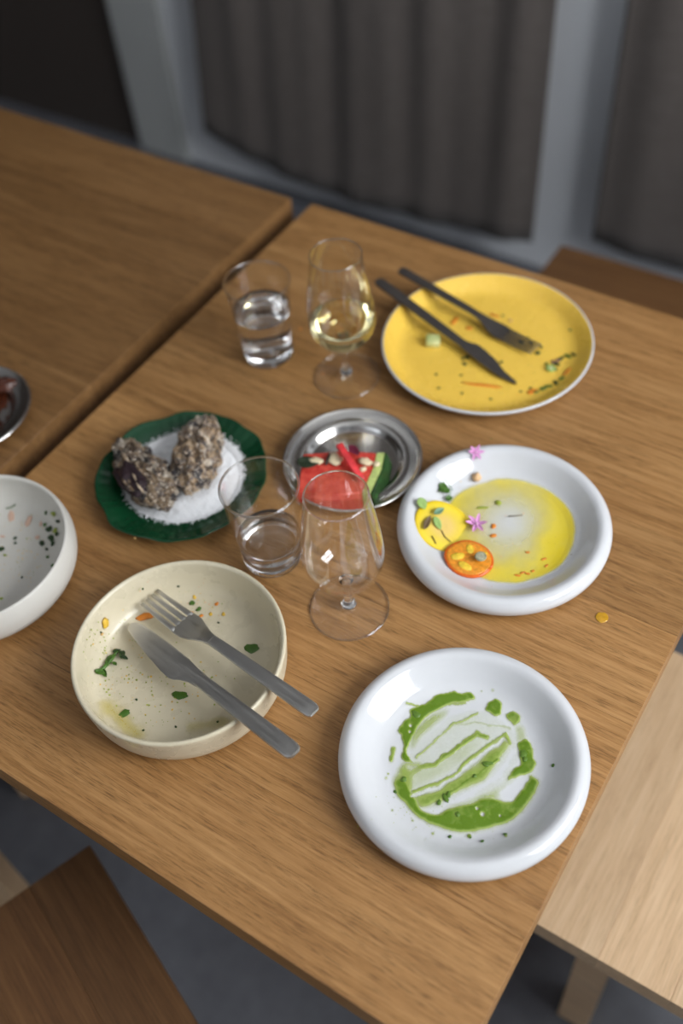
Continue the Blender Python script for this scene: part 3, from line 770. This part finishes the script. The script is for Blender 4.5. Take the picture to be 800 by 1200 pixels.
ring = [(.0228*math.cos(a)*(1+.05*mnoise.noise(Vector((math.cos(a)*1.3, math.sin(a)*1.3, 1.2)))), .0200*math.sin(a)*(1+.05*mnoise.noise(Vector((math.cos(a)*1.3, math.sin(a)*1.3, 1.2)))), .0018) for a in [2*math.pi*k/48 for k in range(49)]]
mesh_obj('skin', tube_mesh('skin', ring, .0019, 8), M_tskin, tom)
for x, y, a, b, rz in ((-.010, -.004, .0068, .0042, .6), (.001, -.0110, .0078, .0040, -.1), (.0085, .0085, .0062, .0034, .9), (-.004, .0095, .0060, .0036, 2.2)):
    me = crumple('seed_pocket', 3+x*900, a, b, .0009, 3, .25, 1.3); q = mesh_obj('seed_pocket', me, M_tseed, tom, True, (x, y, .0039)); q.rotation_euler.z = rz
c, n = slice_at(tom, (521, 577, 549), (651, 648, 672), S2, .0012)
M_caper = plain('caper_skin', (.30, .29, .17), .5, .35, 400)
cap = empty('caper_slice', (0, 0, 0), 'grey-green round caper slice on the tomato slice', 'caper')
mesh_obj('rim', tube_mesh('rim', [(.0046*math.cos(2*math.pi*k/24), .0046*math.sin(2*math.pi*k/24), .0012) for k in range(25)], .0012, 8), M_caper, cap)
mesh_obj('core', disc_mesh('core', .0045, .0045, .0020, 2.2, .0006, .1, 24, 5), plain('caper_core', (.42, .40, .28), .5, .35, 600), cap)
p = px(563, 653, .0145); place(cap, p, n, 0)
def flower(surf, u, v, r, label, lift, seed, tilt=(0, 0)):
    rr = random.Random(seed); t = empty('chive_flower', (0, 0, 0), label, 'flower')
    for k in range(6):
        me = leaf_mesh('petal', r, r*.36, .5); q = mesh_obj('petal', me, M_petal, t); a = 2*math.pi*k/6+rr.uniform(-.2, .2)
        q.rotation_euler = (rr.uniform(-.2, .2), -rr.uniform(.15, .5), a); q.location = (math.cos(a)*r*.5, math.sin(a)*r*.5, r*.14)
    mesh_obj('flower_centre', crumple('flower_centre', seed, r*.14, r*.14, r*.2, 2, .2), plain('flower_centre_%d' % seed, (.68, .42, .58), .6, .2), t, True, (0, 0, r*.1))
    p = surf.hit(u, v); n = surf.normal(p); place(t, p+n*lift, (n+Vector((tilt[0], tilt[1], 0))).normalized(), rr.uniform(0, 6)); return t
flower(S2, 558, 617, .0115, 'pink star-shaped flower lying between the tomato slice and the oil', .0035, 2, (.1, -.2))
flower(S2, 557, 531, .0095, 'pink star-shaped flower stuck on the far rim of the oil plate', .0012, 5, (.3, -.3))
leaf(SV, 494, 591, .0135, .0105, ang(490, 584, 500, 599), M_leaf, 'pale green oval seed leaf on the rim side of the yellow slice', 'seed_leaf', .0012)
leaf(SV, 512, 614, .0150, .0075, ang(507, 604, 518, 621), M_leaf, 'pale green seed leaf lying on the yellow slice beside the brown leaf', 'seed_leaf', .0012)
leaf(SV, 513, 601, .0130, .0065, ang(506, 606, 520, 597), M_leafb, 'bluish green seed leaf folded over the yellow slice', 'seed_leaf', .0035, .4)
leaf(SV, 500, 613, .0175, .0060, ang(496, 623, 505, 604), M_brownleaf, 'withered brown leaf on the yellow slice', 'withered_leaf', .0012, .3)
sp = empty('parsley_sprig', (0, 0, 0), 'tiny green parsley sprig above the oil pool on the plate slope', 'herb')
p = S2.hit(525, 577, 0); sp.location = p
def rel(u, v, z): q = S2.hit(u, v, z); return q-p
mesh_obj('stalk', tube_mesh('stalk', [rel(526, 588, .001), rel(527, 578, .003), rel(530, 574, .003), rel(524, 565, .006), rel(519, 559, .008)], .0005, 6), M_leafb, sp)
for (u, v, s, a) in ((519, 570, .0095, .3), (523, 575, .009, 1.4), (517, 575, .008, 2.4), (526, 584, .008, .9)):
    q = mesh_obj('leaflet', leaf_mesh('leaflet', s, s*.8, .5), M_herb, sp); q.location = rel(u, v, .003); q.rotation_euler = (.3, .2, a)
for (u, v, pts, lab) in ((603, 604, ((595, 605), (603, 604.5), (612, 603.5)), 'thin brown stalk lying across the oil pool'), (522, 628, ((517, 621), (521, 629), (528, 635)), 'thin brown root thread on the yellow slice'), (508, 634, ((506, 628), (509, 633), (511, 637)), 'short dark thread on the near side of the yellow slice')):
    lf = .0012 if u > 560 else .0004
    Q = [(S2 if u > 560 else SV).hit(a, b, lf) for a, b in pts]; o = mesh_obj('stalk', tube_mesh('stalk', [q-Q[1] for q in Q], .0005, 6), M_brownleaf, None, True, Q[1]); setp(o, lab, 'stalk')
bit(S2, 558, 560, 11, 9, 8, plain('crouton', (.72, .46, .24), .6, .35, 300), 'crouton', 'toasted crumb sitting above the oil on the plate slope', 'crumb', None)
bit(S2, 584, 590, 7, 6, 3, M_limebit, 'herb_bit', 'round olive green bit floating in the oil', 'herb', None)
bit(S2, 565, 595.5, 13, 3, 2, M_limebit, 'herb_bit', 'long light green herb strip at the border of the oil', 'herb', None, ang(553, 596, 572, 595))
for u, v in ((578, 617), (578, 628)): bit(S2, u, v, 7, 4.5, 2, M_orange, 'orange_bit', 'small orange drop beside the pink flower in the oil', 'food bit', 'orange drops by the flower')
for u, v, l, a in ((637, 656, 6, .9), (618, 648, 5, .4), (640, 664, 5, 1.4), (606, 675, 6, .3), (612, 672, 6, 1.), (618, 673, 6, .2), (624, 670, 4, .7)):
    bit(S2, u, v, l, 2.4, .9, M_orange, 'orange_shred', 'orange shred floating in the yellow oil', 'food bit', 'orange shreds in the oil', a, .0009)
L = scatter(60, 610, 630, 30, 28, .2, .55, [0, 1, 2])+scatter(18, 580, 560, 30, 10, .2, .45, [1, 2])+[(669, 650, .0008, 0), (585, 540, .0006, 2), (607, 690, .0006, 2)]
specks('oil_specks', S2, [q for q in L if 525 < q[0] < 675 and 540 < q[1] < 690], [M_brownleaf, M_orange, M_yel], 'fine brown and orange specks scattered in the oil plate', 'specks', .0014)

# ---- green smear plate: herb lumps
for u, v, l, wd in ((488, 838, 11, 8), (613, 884, 9, 8), (615, 890, 7, 5), (572, 895, 12, 4), (569, 897, 8, 4), (522, 936, 11, 5), (525, 932, 8, 5), (514, 941, 7, 5), (473, 914, 7, 6), (556, 910, 5, 4), (536, 955, 6, 5)):
    bit(S1, u, v, l*.75, wd*.75, 1.8, M_lump, 'herb_lump', 'small green herb lump in the green sauce', 'herb', 'herb lumps in the green sauce', None, .0006)
for u, v in ((648, 897), (527, 981), (550, 981), (565, 986), (592, 978), (521, 959), (463, 928)):
    bit(S1, u, v, 3.6, 2.6, 1.2, M_herb, 'herb_fleck', 'tiny dark herb fleck on the bare part of the green-smeared plate', 'herb', 'herb flecks around the green smear')
specks('sauce_specks', S1, scatter(60, 485, 950, 22, 18, .2, .6, [0])+scatter(30, 560, 970, 35, 8, .2, .5, [0]), [M_limebit], 'fine pale green sauce spatter around the smear', 'specks')

# ---- cream bowl: herb sprig and splashes
sp = empty('herb_sprig', SB.hit(130, 776, .0), 'wilted dark green herb sprig on the floor of the cream bowl', 'herb'); p = Vector(sp.location)
Q = [SB.hit(a, b, .002)-p for a, b in ((116, 787), (122, 782), (129, 774), (136, 765), (141, 761))]
mesh_obj('stalk', tube_mesh('stalk', Q, [.0014, .0018, .0020, .0014, .0008], 8), M_herb, sp)
for k, (u, v, s, a, m) in enumerate(((117, 788, .010, .4, 0), (123, 789, .009, -.5, 0), (131, 771, .010, 1., 0), (143, 768, .011, -.9, 1), (137, 763, .008, .6, 1), (126, 776, .008, 2.2, 0), (146, 771, .007, .2, 1), (134, 778, .007, 2.9, 0))):
    q = mesh_obj('leaflet', leaf_mesh('leaflet', s, s*.55, .6), (M_herb, M_herb2)[m], sp); q.location = SB.hit(u, v, .0025)-p; q.rotation_euler = (.4*math.sin(k*2.), .3*math.cos(k), a)
o = bit(SB, 123, 730, 11, 8, 3, M_yel, 'orange_crumb', 'orange crumb with herb stuck to the inner wall of the cream bowl', 'crumb', None)
o = bit(SB, 170, 723, 17, 7, 2.5, M_orange, 'orange_crumb', 'long orange scrap beside the fork tines in the cream bowl', 'crumb', None, ang(160, 726, 180, 720))
bit(SB, 119, 743, 4, 3, 2, M_tan, 'orange_crumb', 'small tan crumb below the orange crumb in the cream bowl', 'crumb', None)
for u, v, l, wd, m, lab in ((295, 760, 13, 10, M_herb, 'large dark green sauce drop under the fork handle in the cream bowl'), (211, 815, 14, 8, M_herb, 'olive-edged herb leaf piece near the middle of the cream bowl'), (146, 836, 11, 7, M_herb, 'green sauce drop on the yellow stain in the cream bowl'),
                         (225, 707, 6, 5, M_herb, 'green herb drop close to the fork head in the cream bowl'), (233, 714, 6, 4, M_herb, 'second green herb drop close to the fork head in the cream bowl')):
    bit(SB, u, v, l, wd, 1.6, m, 'sauce_drop', lab, 'sauce', None)
for u, v in ((225, 719), (236, 722), (254, 708), (262, 720), (247, 720), (228, 700)): bit(SB, u, v, 4.5, 3.2, 1.4, RND.choice([M_orange, M_yel]), 'orange_drop', 'small orange drop by the fork head in the cream bowl', 'sauce', 'orange drops in the cream bowl')
for u, v in ((132, 701), (167, 690), (209, 687), (256, 730), (118, 741), (126, 727), (206, 852), (168, 856), (255, 846), (160, 820)): bit(SB, u, v, 2.6, 2.0, 1.2, M_herb2, 'herb_fleck', 'tiny dark herb fleck on the inside of the cream bowl', 'herb', 'herb flecks in the cream bowl')
L = scatter(190, 180, 800, 42, 32, .35, 1.15, [0, 0, 1])+scatter(60, 240, 715, 16, 10, .25, .7, [0, 1, 2])+scatter(80, 112, 750, 16, 28, .35, 1.1, [0])+scatter(40, 170, 690, 40, 8, .2, .5, [0, 2])
specks('sauce_specks', SB, [q for q in L if math.hypot((q[0]-209)/120, (q[1]-766)/100) < .93], [M_limebit, M_yel, M_orange], 'fine yellow-green sauce spatter inside the cream bowl', 'specks')
X, Y = np.meshgrid(np.arange(98, 282, 1.4), np.arange(790, 878, 1.4)); N2 = nz2(X, Y, 14, 2.)
D = .5*np.exp(-(dline(X, Y, [(127, 828), (140, 842), (160, 860)])/(10+5*N2))**2)+.35*np.exp(-(dline(X, Y, [(225, 852), (262, 846)])/(7+5*N2))**2)
M_stain = film_mat('yellow_stain', (.70, .60, .18), (.58, .46, .02), 0., .75, .2, (.03, .8))
film('sauce_stain', X, Y, np.clip(D, 0, 1), SB, M_stain, 'yellow-green oily stain on the floor of the cream bowl', 'sauce', thick=.0004, cut=.05)

# ---- white bowl scraps
for u, v, l, wd, m in ((63, 602, 8, 5, M_limebit), (68, 611, 8, 3, M_herb2), (54, 601, 5, 2.5, M_herb), (58, 620, 8, 6, M_herb2), (65, 622, 6, 5, M_limebit), (67, 626, 6, 4, M_herb2), (60, 631, 10, 6, M_herb2), (62, 637, 7, 4, M_herb2), (49, 637, 8, 5, M_herb2), (55, 644, 4, 3, M_herb2), (53, 615, 4, 4, M_herb), (18, 631, 4, 4, M_herb2), (18, 637, 3, 3, M_herb2), (2, 644, 7, 6, M_herb2), (56, 653, 4, 3, M_herb), (26, 677, 2.5, 2, M_herb2), (2, 702, 4, 3, M_limebit), (6, 651, 4, 2, M_limebit), (62, 663, 4, 4, M_herb)):
    bit(SW, u, v, l, wd, 2.2, m, 'herb_scrap', 'chopped green herb scrap in the white deep bowl', 'herb', 'herb scraps in the white bowl')
for u, v, l, wd in ((13, 605, 13, 7), (34, 611, 15, 6), (3, 629, 6, 3), (44, 630, 6, 5), (48, 614, 7, 3)):
    bit(SW, u, v, l, wd, 1.4, M_pinkbit, 'pink_scrap', 'pale pink food scrap on the floor of the white deep bowl', 'food bit', 'pink scraps in the white bowl')
o = mesh_obj('herb_thread', tube_mesh('herb_thread', [SW.hit(a, b, .001)-SW.hit(12, 594) for a, b in ((7, 595.5), (12, 595), (16, 593), (18, 591))], .0006, 6), M_herb, None, True, SW.hit(12, 594)); setp(o, 'curved green herb thread on the far side of the white bowl', 'herb')
L = scatter(120, 25, 650, 22, 32, .3, .8, [0, 1, 1])
specks('sauce_specks', SW, [q for q in L if q[0] > -40 and math.hypot((q[0]+8)/80, (q[1]-640)/70) < .9], [M_limebit, M_yel], 'fine yellow sauce spatter inside the white deep bowl', 'specks')

# ---- yellow plate scraps
cube = box_mesh('cucumber_chunk', .0165, .0150, .009, .0022, 3); t = NT('cucumber_flesh'); oc = t.obj()
t.setb(color=t.ramp(t.noise(oc, 90, 3), [(.3, (.38, .46, .14)), (.7, (.66, .66, .34))]), rough=.25)
o = mesh_obj('cucumber_chunk', cube, t.m, None, True); p = SY.hit(507, 403); o.location = p+Vector((0, 0, .0048)); o.rotation_euler = (.06, .1, .5); setp(o, 'pale green cucumber chunk on the yellow plate beside the black knife', 'cucumber')
for a, b, w_, m in (((542, 449), (586, 454), 4, M_orange), ((529, 381), (536, 372), 5, M_orange), ((545, 384), (554, 386), 5, M_orange), ((573, 368), (585, 372), 3, M_orange), ((617, 461), (630, 457), 7, M_orange), ((660, 440), (668, 432), 4, M_orange)):
    l = (px(*a)-px(*b)).length*1000; bit(SY, (a[0]+b[0])/2, (a[1]+b[1])/2, max(l, 5), w_, 2, m, 'carrot_shred', 'orange carrot shred left on the yellow plate', 'carrot', 'carrot shreds on the yellow plate', ang(*a, *b))
bit(SY, 598, 376, 5, 5, 2, M_tan, 'food_crumb', 'tan crumb above the black fork tines on the yellow plate', 'crumb', None)
leek = empty('leek_ring', SY.hit(645, 433, .0), 'pale green leek ring on the dark herb scraps of the yellow plate', 'vegetable')
mesh_obj('outer_ring', tube_mesh('outer_ring', [(.0038*math.cos(2*math.pi*k/20), .0038*math.sin(2*math.pi*k/20), .002) for k in range(21)], .0017, 8), M_leaf, leek)
mesh_obj('core', crumple('core', 3, .0022, .0022, .0018, 2, .1), M_nut, leek, True, (0, 0, .0018))
for u, v, l, wd in ((652, 427, 10, 5), (657, 421, 10, 4), (665, 418, 11, 4), (672, 416, 8, 3), (650, 433, 6, 5), (640, 427, 5, 3), (643, 453, 9, 4), (651, 449, 10, 4), (658, 444, 8, 4), (636, 456, 9, 5), (628, 460, 8, 4), (612, 401, 9, 4), (617, 397, 6, 4), (622, 404, 8, 5), (630, 414, 7, 5), (634, 407, 5, 3), (544, 427, 7, 4), (547, 419, 6, 5), (542, 421, 5, 3), (587, 425, 5, 3)):
    bit(SY, u, v, l, wd, 2.2, RND.choice([M_herb2, M_herb2, M_herb]), 'herb_scrap', 'dark green herb scrap left on the yellow plate', 'herb', 'herb scraps on the yellow plate')
for u, v in ((653, 423), (648, 425)): bit(SY, u, v, 6, 4, 2.6, plain('purple_scrap', (.22, .10, .10), .5, .3), 'onion_scrap', 'dull purple scrap among the herbs on the yellow plate', 'food bit', 'purple scraps on the yellow plate')
for u, v in ((511, 439), (540, 440), (589, 370), (541, 461), (610, 459), (668, 387), (514, 455), (575, 468), (621, 455)): bit(SY, u, v, 3.5, 3, 1.2, M_herb2, 'herb_fleck', 'tiny herb fleck on the clean part of the yellow plate', 'herb', 'herb flecks on the yellow plate')
specks('sauce_specks', SY, scatter(90, 600, 440, 40, 22, .3, .8, [0, 1, 2])+scatter(40, 560, 390, 30, 20, .3, .7, [0, 1]), [M_herb, M_orange, M_tan], 'fine herb and carrot specks on the yellow plate', 'specks')

# ---- green plate: salt and oyster shells
v = []; f = []; n = 110; R0 = .0655; sc_ = Vector((PG[0]-.002, PG[1]+.005, TZ))
idx = {}
for i in range(n+1):
    for j in range(n+1):
        x, y = -R0*1.1+2.2*R0*i/n, -R0*1.1+2.2*R0*j/n; a = math.atan2(y, x); r = math.hypot(x, y)
        Re = R0*(1+.06*mnoise.noise(Vector((math.cos(a)*1.6, math.sin(a)*1.6, 4.)))+.02*mnoise.noise(Vector((math.cos(a)*9, math.sin(a)*9, 1.))))
        if r < Re:
            e = 1-r/Re; base = SG.h(sc_.x+x, sc_.y+y); hgt = .0060*min(1, e*2.6)**.7+.0010*mnoise.noise(Vector((x*90, y*90, 0)))*min(1, e*4)+RND.uniform(-.00035, .00035)
            idx[i, j] = len(v); v.append((x, y, max(base+.0003, .0045+hgt if base < .007 else base+hgt*.6)))
for i in range(n):
    for j in range(n):
        q = [(i, j), (i+1, j), (i+1, j+1), (i, j+1)]
        if all(k in idx for k in q): f.append([idx[k] for k in q])
nb = len(v)
for k in range(1500):                                   # loose crystals over the bed and its rim
    a = RND.uniform(0, 6.283); rr = R0*math.sqrt(RND.random())*1.03 if k < 1100 else R0*RND.gauss(.99, .03); x, y = rr*math.cos(a), rr*math.sin(a)
    i, j = int((x+R0*1.1)/(2.2*R0)*n), int((y+R0*1.1)/(2.2*R0)*n)
    z = v[idx[i, j]][2] if (i, j) in idx else SG.h(sc_.x+x, sc_.y+y)+.0004
    s = RND.uniform(.0004, .0009); o_ = len(v); rt = Matrix.Rotation(RND.uniform(0, 6), 3, Vector((RND.random(), RND.random(), RND.random()+.01)))
    for c8 in ((-1, -1, -1), (1, -1, -1), (1, 1, -1), (-1, 1, -1), (-1, -1, 1), (1, -1, 1), (1, 1, 1), (-1, 1, 1)):
        q = rt @ (Vector(c8)*s*.6); v.append((x+q.x, y+q.y, z+s*.5+q.z))
    for q in ((0, 3, 2, 1), (4, 5, 6, 7), (0, 1, 5, 4), (1, 2, 6, 5), (2, 3, 7, 6), (3, 0, 4, 7)): f.append([o_+w_ for w_ in q])
M_salt = plain('salt_crystal', (.86, .86, .87), .45, .05, 900)
o = mesh_obj('coarse_salt', pyd('coarse_salt', v, f), M_salt, None, False, sc_); setp(o, 'bed of coarse white salt on the green plate', 'salt', None, 'stuff')

def shell_mat(name, cols, sc1):
    t = NT(name); o = t.obj(); vo = t.n('ShaderNodeTexVoronoi', {'Vector': o, 'Scale': sc1}); a = t.noise(o, sc1*.9, 4, .65); b = t.noise(o, sc1*3.2, 4, .7)
    c = t.ramp(t.mix(.55, a, vo.outputs['Color']), cols)
    c = t.mix(t.ramp(b, [(.55, 0.), (.63, .9)]), c, (.70, .63, .53)); c = t.mix(t.ramp(b, [(.37, .95), (.45, 0.)]), c, (.025, .02, .024))
    t.setb(color=c, rough=.55); t.bump(t.mix(.5, b, vo.outputs['Distance']), .0022, .9); return t.m
SC = [(.30, (.03, .024, .026)), (.42, (.19, .115, .06)), (.52, (.40, .27, .15)), (.60, (.16, .115, .10)), (.68, (.62, .52, .40))]
M_sh = shell_mat('oyster_crust', SC, 120)
M_sh2 = shell_mat('oyster_crust_dark', [(p, tuple(x*.62 for x in c)) for p, c in SC], 100)
def oyster(pa, pb, wid, hgt, zc, label, seed, narrow, mat):
    a, b = px(*pa, .020), px(*pb, .020); L = (b-a).length; c = (a+b)/2; rz = math.atan2(b.y-a.y, b.x-a.x)
    bm = bmesh.new(); bmesh.ops.create_icosphere(bm, subdivisions=6, radius=1)
    for v in bm.verts:
        p = v.co.copy(); s = (p.x+1)/2; wk = narrow+(1-narrow)*math.sin(min(1, s*1.12)*math.pi*.55)
        q = Vector((p.x*L/2, p.y*wid/2*wk, p.z*hgt/2*(.62+.38*wk)))
        d = p.normalized(); rr = mnoise.fractal(p*2.2+Vector((seed, 0, 0)), .9, 2., 5)
        rid = .5+.5*math.sin(p.x*13+2.5*mnoise.noise(p*2+Vector((0, seed, 0))))
        cell = mnoise.voronoi(p*4.2+Vector((seed*3, 1, 0)))[0][0]
        amp = .0045*rr+.0022*(rid-.5)+.0055*(.32-cell)
        v.co = q+d*amp
    t = empty('oyster_shell', (c.x, c.y, TZ+zc), label, 'oyster shell', 'oyster shells on the salt', rz)
    from_bm('shell', bm, mat, t); return t, L
t1, L1 = oyster((243, 490), (222, 582), .056, .034, .0255, 'knobbly pale brown oyster shell on the salt, its crust barnacled all over', 2.3, .72, M_sh)
t2, L2 = oyster((139, 520), (200, 598), .054, .032, .0250, 'dark oyster shell with a blackish purple hollow, leaning on the pale barnacled one', 6.1, .70, M_sh2)
M_purple = plain('shell_purple', (.035, .02, .024), .3, .5, 200)
q = mesh_obj('dark_hollow', crumple('dark_hollow', 5, .0255, .0135, .0095, 5, .30, 1.7), M_purple, t2, True, (L2*.08, -.0135, .0065)); q.rotation_euler = (.5, 0, .12)
q = mesh_obj('ridge', tube_mesh('ridge', [(L2*.12-.012, -.0120, .0140), (L2*.12+.000, -.0130, .0158), (L2*.12+.013, -.0150, .0130), (L2*.12+.020, -.0140, .0080)], [.0006, .0013, .0016, .0010], 8), plain('shell_cream', (.48, .37, .25), .5, .3, 250), t2)
for k, (x, y, z, s) in enumerate(((-.02, .008, .013, .005), (.004, .012, .015, .006), (-.01, -.002, .016, .0045), (.02, .010, .011, .006), (.030, 0., .008, .005))):
    mesh_obj('barnacle', crumple('barnacle', k+2, s, s*.8, s*.6, 3, .35, 2.), M_sh, t2, True, (x, y, z))
for k, (x, y, z, s) in enumerate(((-.024, .004, .013, .0045), (-.012, -.010, .0145, .005), (0., .008, .017, .0055), (.012, -.006, .0165, .006), (.024, .008, .013, .0055), (.002, -.016, .011, .005), (.028, -.010, .010, .005), (-.030, -.004, .009, .004))):
    mesh_obj('barnacle', crumple('barnacle', k+12, s, s*.8, s*.6, 3, .35, 2.), M_sh, t1, True, (x, y, z))

# ---- steel plate: watermelon and garnish
wm = empty('watermelon_piece', SM.hit(400, 560, 0), 'red watermelon piece with green rind on the steel plate', 'watermelon'); wl = Vector(wm.location)
zt, zb_ = .0195, .0040
def prism(name, top, bot, mat, parent, bev=.0012):
    n = len(top); bm = bmesh.new(); A = [bm.verts.new(p-wl) for p in top]; B = [bm.verts.new(p-wl) for p in bot]
    bm.faces.new(A); bm.faces.new(B[::-1])
    for k in range(n): bm.faces.new((A[k], B[k], B[(k+1) % n], A[(k+1) % n]))
    bmesh.ops.recalc_face_normals(bm, faces=bm.faces[:])
    if bev: bmesh.ops.bevel(bm, geom=bm.edges[:], offset=bev, segments=3, affect='EDGES')
    return autosmooth(from_bm(name, bm, mat, parent), 60)
def flat(pts, z): return [px(a, b, z) for a, b in pts]
def down(P, z): return [Vector((p.x, p.y, TZ+z)) for p in P]
t = NT('melon_flesh'); oc = t.obj(); t.setb(color=t.ramp(t.noise(oc, 140, 4, .6), [(.3, (.50, .030, .025)), (.7, (.74, .10, .065))]), rough=.22, sss=.0); t.bump(t.noise(oc, 260, 4), .0012, .6)
top = flat([(355, 532), (400, 528), (441, 530), (437, 548), (424, 577), (385, 581), (348, 578)], zt); prism('flesh', top, down(top, zb_), t.m, wm)
M_rindw = plain('rind_pale', (.50, .60, .20), .3, .2, 200); M_rind = plain('rind_dark', (.02, .06, .015), .25, .5, 120)
top = flat([(441, 530), (451, 530), (447, 550), (434, 578), (424, 577), (437, 548)], zt); prism('pale_rind', top, down(top, zb_), M_rindw, wm, .0008)
top = flat([(451, 530), (453, 531), (449, 551), (436, 580), (434, 578), (447, 550)], zt)
bot = down(flat([(451, 530), (459, 533), (455, 553), (441, 584), (434, 578), (447, 550)], zt), zb_); prism('dark_rind', top, bot, M_rind, wm, .0004)
class Top(Flat): pass
FM = Flat(zt)
o = leaf(FM, 361, 545, .0235, .0165, .4, plain('dark_leaf', (.02, .032, .015), .4, .4), 'blackish green leaf on the watermelon', 'dark_leaf', .003, .3)
for u, v, L_, W_, rz, lab in ((370, 540, .016, .009, .3, 'cream nut slice beside the blackish leaf on the watermelon'), (392, 538, .0195, .0125, ang(386, 530, 398, 548), 'largest cream almond half on the watermelon'), (428, 541, .0150, .0090, .2, 'cream nut piece next to the green rind'), (425, 550, .0085, .005, 1.2, 'small broken nut piece between the red strip and the rind'), (441, 544, .0075, .007, .5, 'tiny nut crumb on the pale rind')):
    o = mesh_obj('almond_piece', crumple('almond_piece', u, L_/2, W_/2, .0024, 3, .38, 1.6), M_nut); p = px(u, v, zt+.0024); o.location = p; o.rotation_euler.z = rz; setp(o, lab, 'nut')
q = empty('almond_skin', px(384, 538, zt+.003), 'dark brown sliver standing against the largest almond half', 'nut skin'); mesh_obj('sliver', crumple('sliver', 4, .0085, .0018, .0030, 3, .15), plain('nut_skin', (.035, .02, .012), .5, .3), q).rotation_euler.z = ang(388, 528, 382, 546)
a, b = px(397, 521, .034), px(424, 563, .0225)
strip = box_mesh('radish_strip', (b-a).length, .0075, .0050, .0012, 2); o = mesh_obj('radish_strip', strip, plain('strip_red', (.66, .045, .05), .25, .25, 180)); x = (b-a).normalized(); y = Vector((0, 0, 1)).cross(x).normalized(); z = x.cross(y)
m = Matrix((x, y, z)).transposed().to_4x4(); m.translation = (a+b)/2; o.matrix_world = m; setp(o, 'bright red strip leaning over the watermelon and nuts', 'fruit strip')
o = leaf(FM, 415, 533, .0180, .0095, ang(408, 527, 421, 539), plain('purple_petal', (.14, .012, .035), .4, .3), 'deep purple petal beside the red strip', 'purple_petal', .0060, .4)
bit(FM, 405, 533, 8, 6, 5, plain('berry_red', (.5, .02, .03), .25, .3), 'fruit_scrap', 'small red fruit scrap between the strip and the purple petal', 'fruit', None)

# ---- steel plate on the other table: dark sauce
X, Y = np.meshgrid(np.arange(-70, 24, 1.6), np.arange(430, 512, 1.6)); N2 = nz2(X, Y, 16, 7.)
D = np.clip((.050-np.hypot(*(np.array([[SD.hit(a, b).x-PD[0] for a, b in zip(r1, r2)] for r1, r2 in zip(X, Y)]), np.array([[SD.hit(a, b).y-PD[1] for a, b in zip(r1, r2)] for r1, r2 in zip(X, Y)])))+.012*N2)/.006, 0, 1)*np.clip(.75+1.6*N2, 0, 1)
film('brown_sauce', X, Y, D, SD, film_mat('brown_sauce', (.16, .045, .015), (.055, .013, .006), 0., .97, .1, (.05, .6)), 'dark reddish brown sauce on the steel plate of the nearly empty table', 'sauce')
o = mesh_obj('sauce_lump', crumple('sauce_lump', 3, .022, .012, .007, 4, .3), plain('brown_lump', (.06, .018, .01), .25, .4)); o.location = SD.hit(-2, 452, .006); o.rotation_euler.z = .7; setp(o, 'glossy dark brown lump in the sauce on the steel plate', 'food')

# ---- spills on the table
o = mesh_obj('oil_drop', disc_mesh('oil_drop', .0060, .0060, .0004, 3., .0005, .12, 32, 6), plain('oil_drop', (.52, .27, .02), .08, .15, 200), None, True, px(705, 723.5, .0002)); setp(o, 'golden oil drop spilled on the bare table near the oil plate', 'oil drop')
for u, v, l, lab in ((352, 386, 4, 'orange crumb on the table beside the fuller tumbler'), (378, 438, 3, 'orange crumb by the foot of the filled wine glass'), (158, 631, 2.6, 'tan crumb on the edge of the green plate')):
    bit(FT if u > 200 else SG, u, v, l, l*.8, 1.4, M_tan if u < 200 else M_orange, 'food_crumb', lab, 'crumb', None)
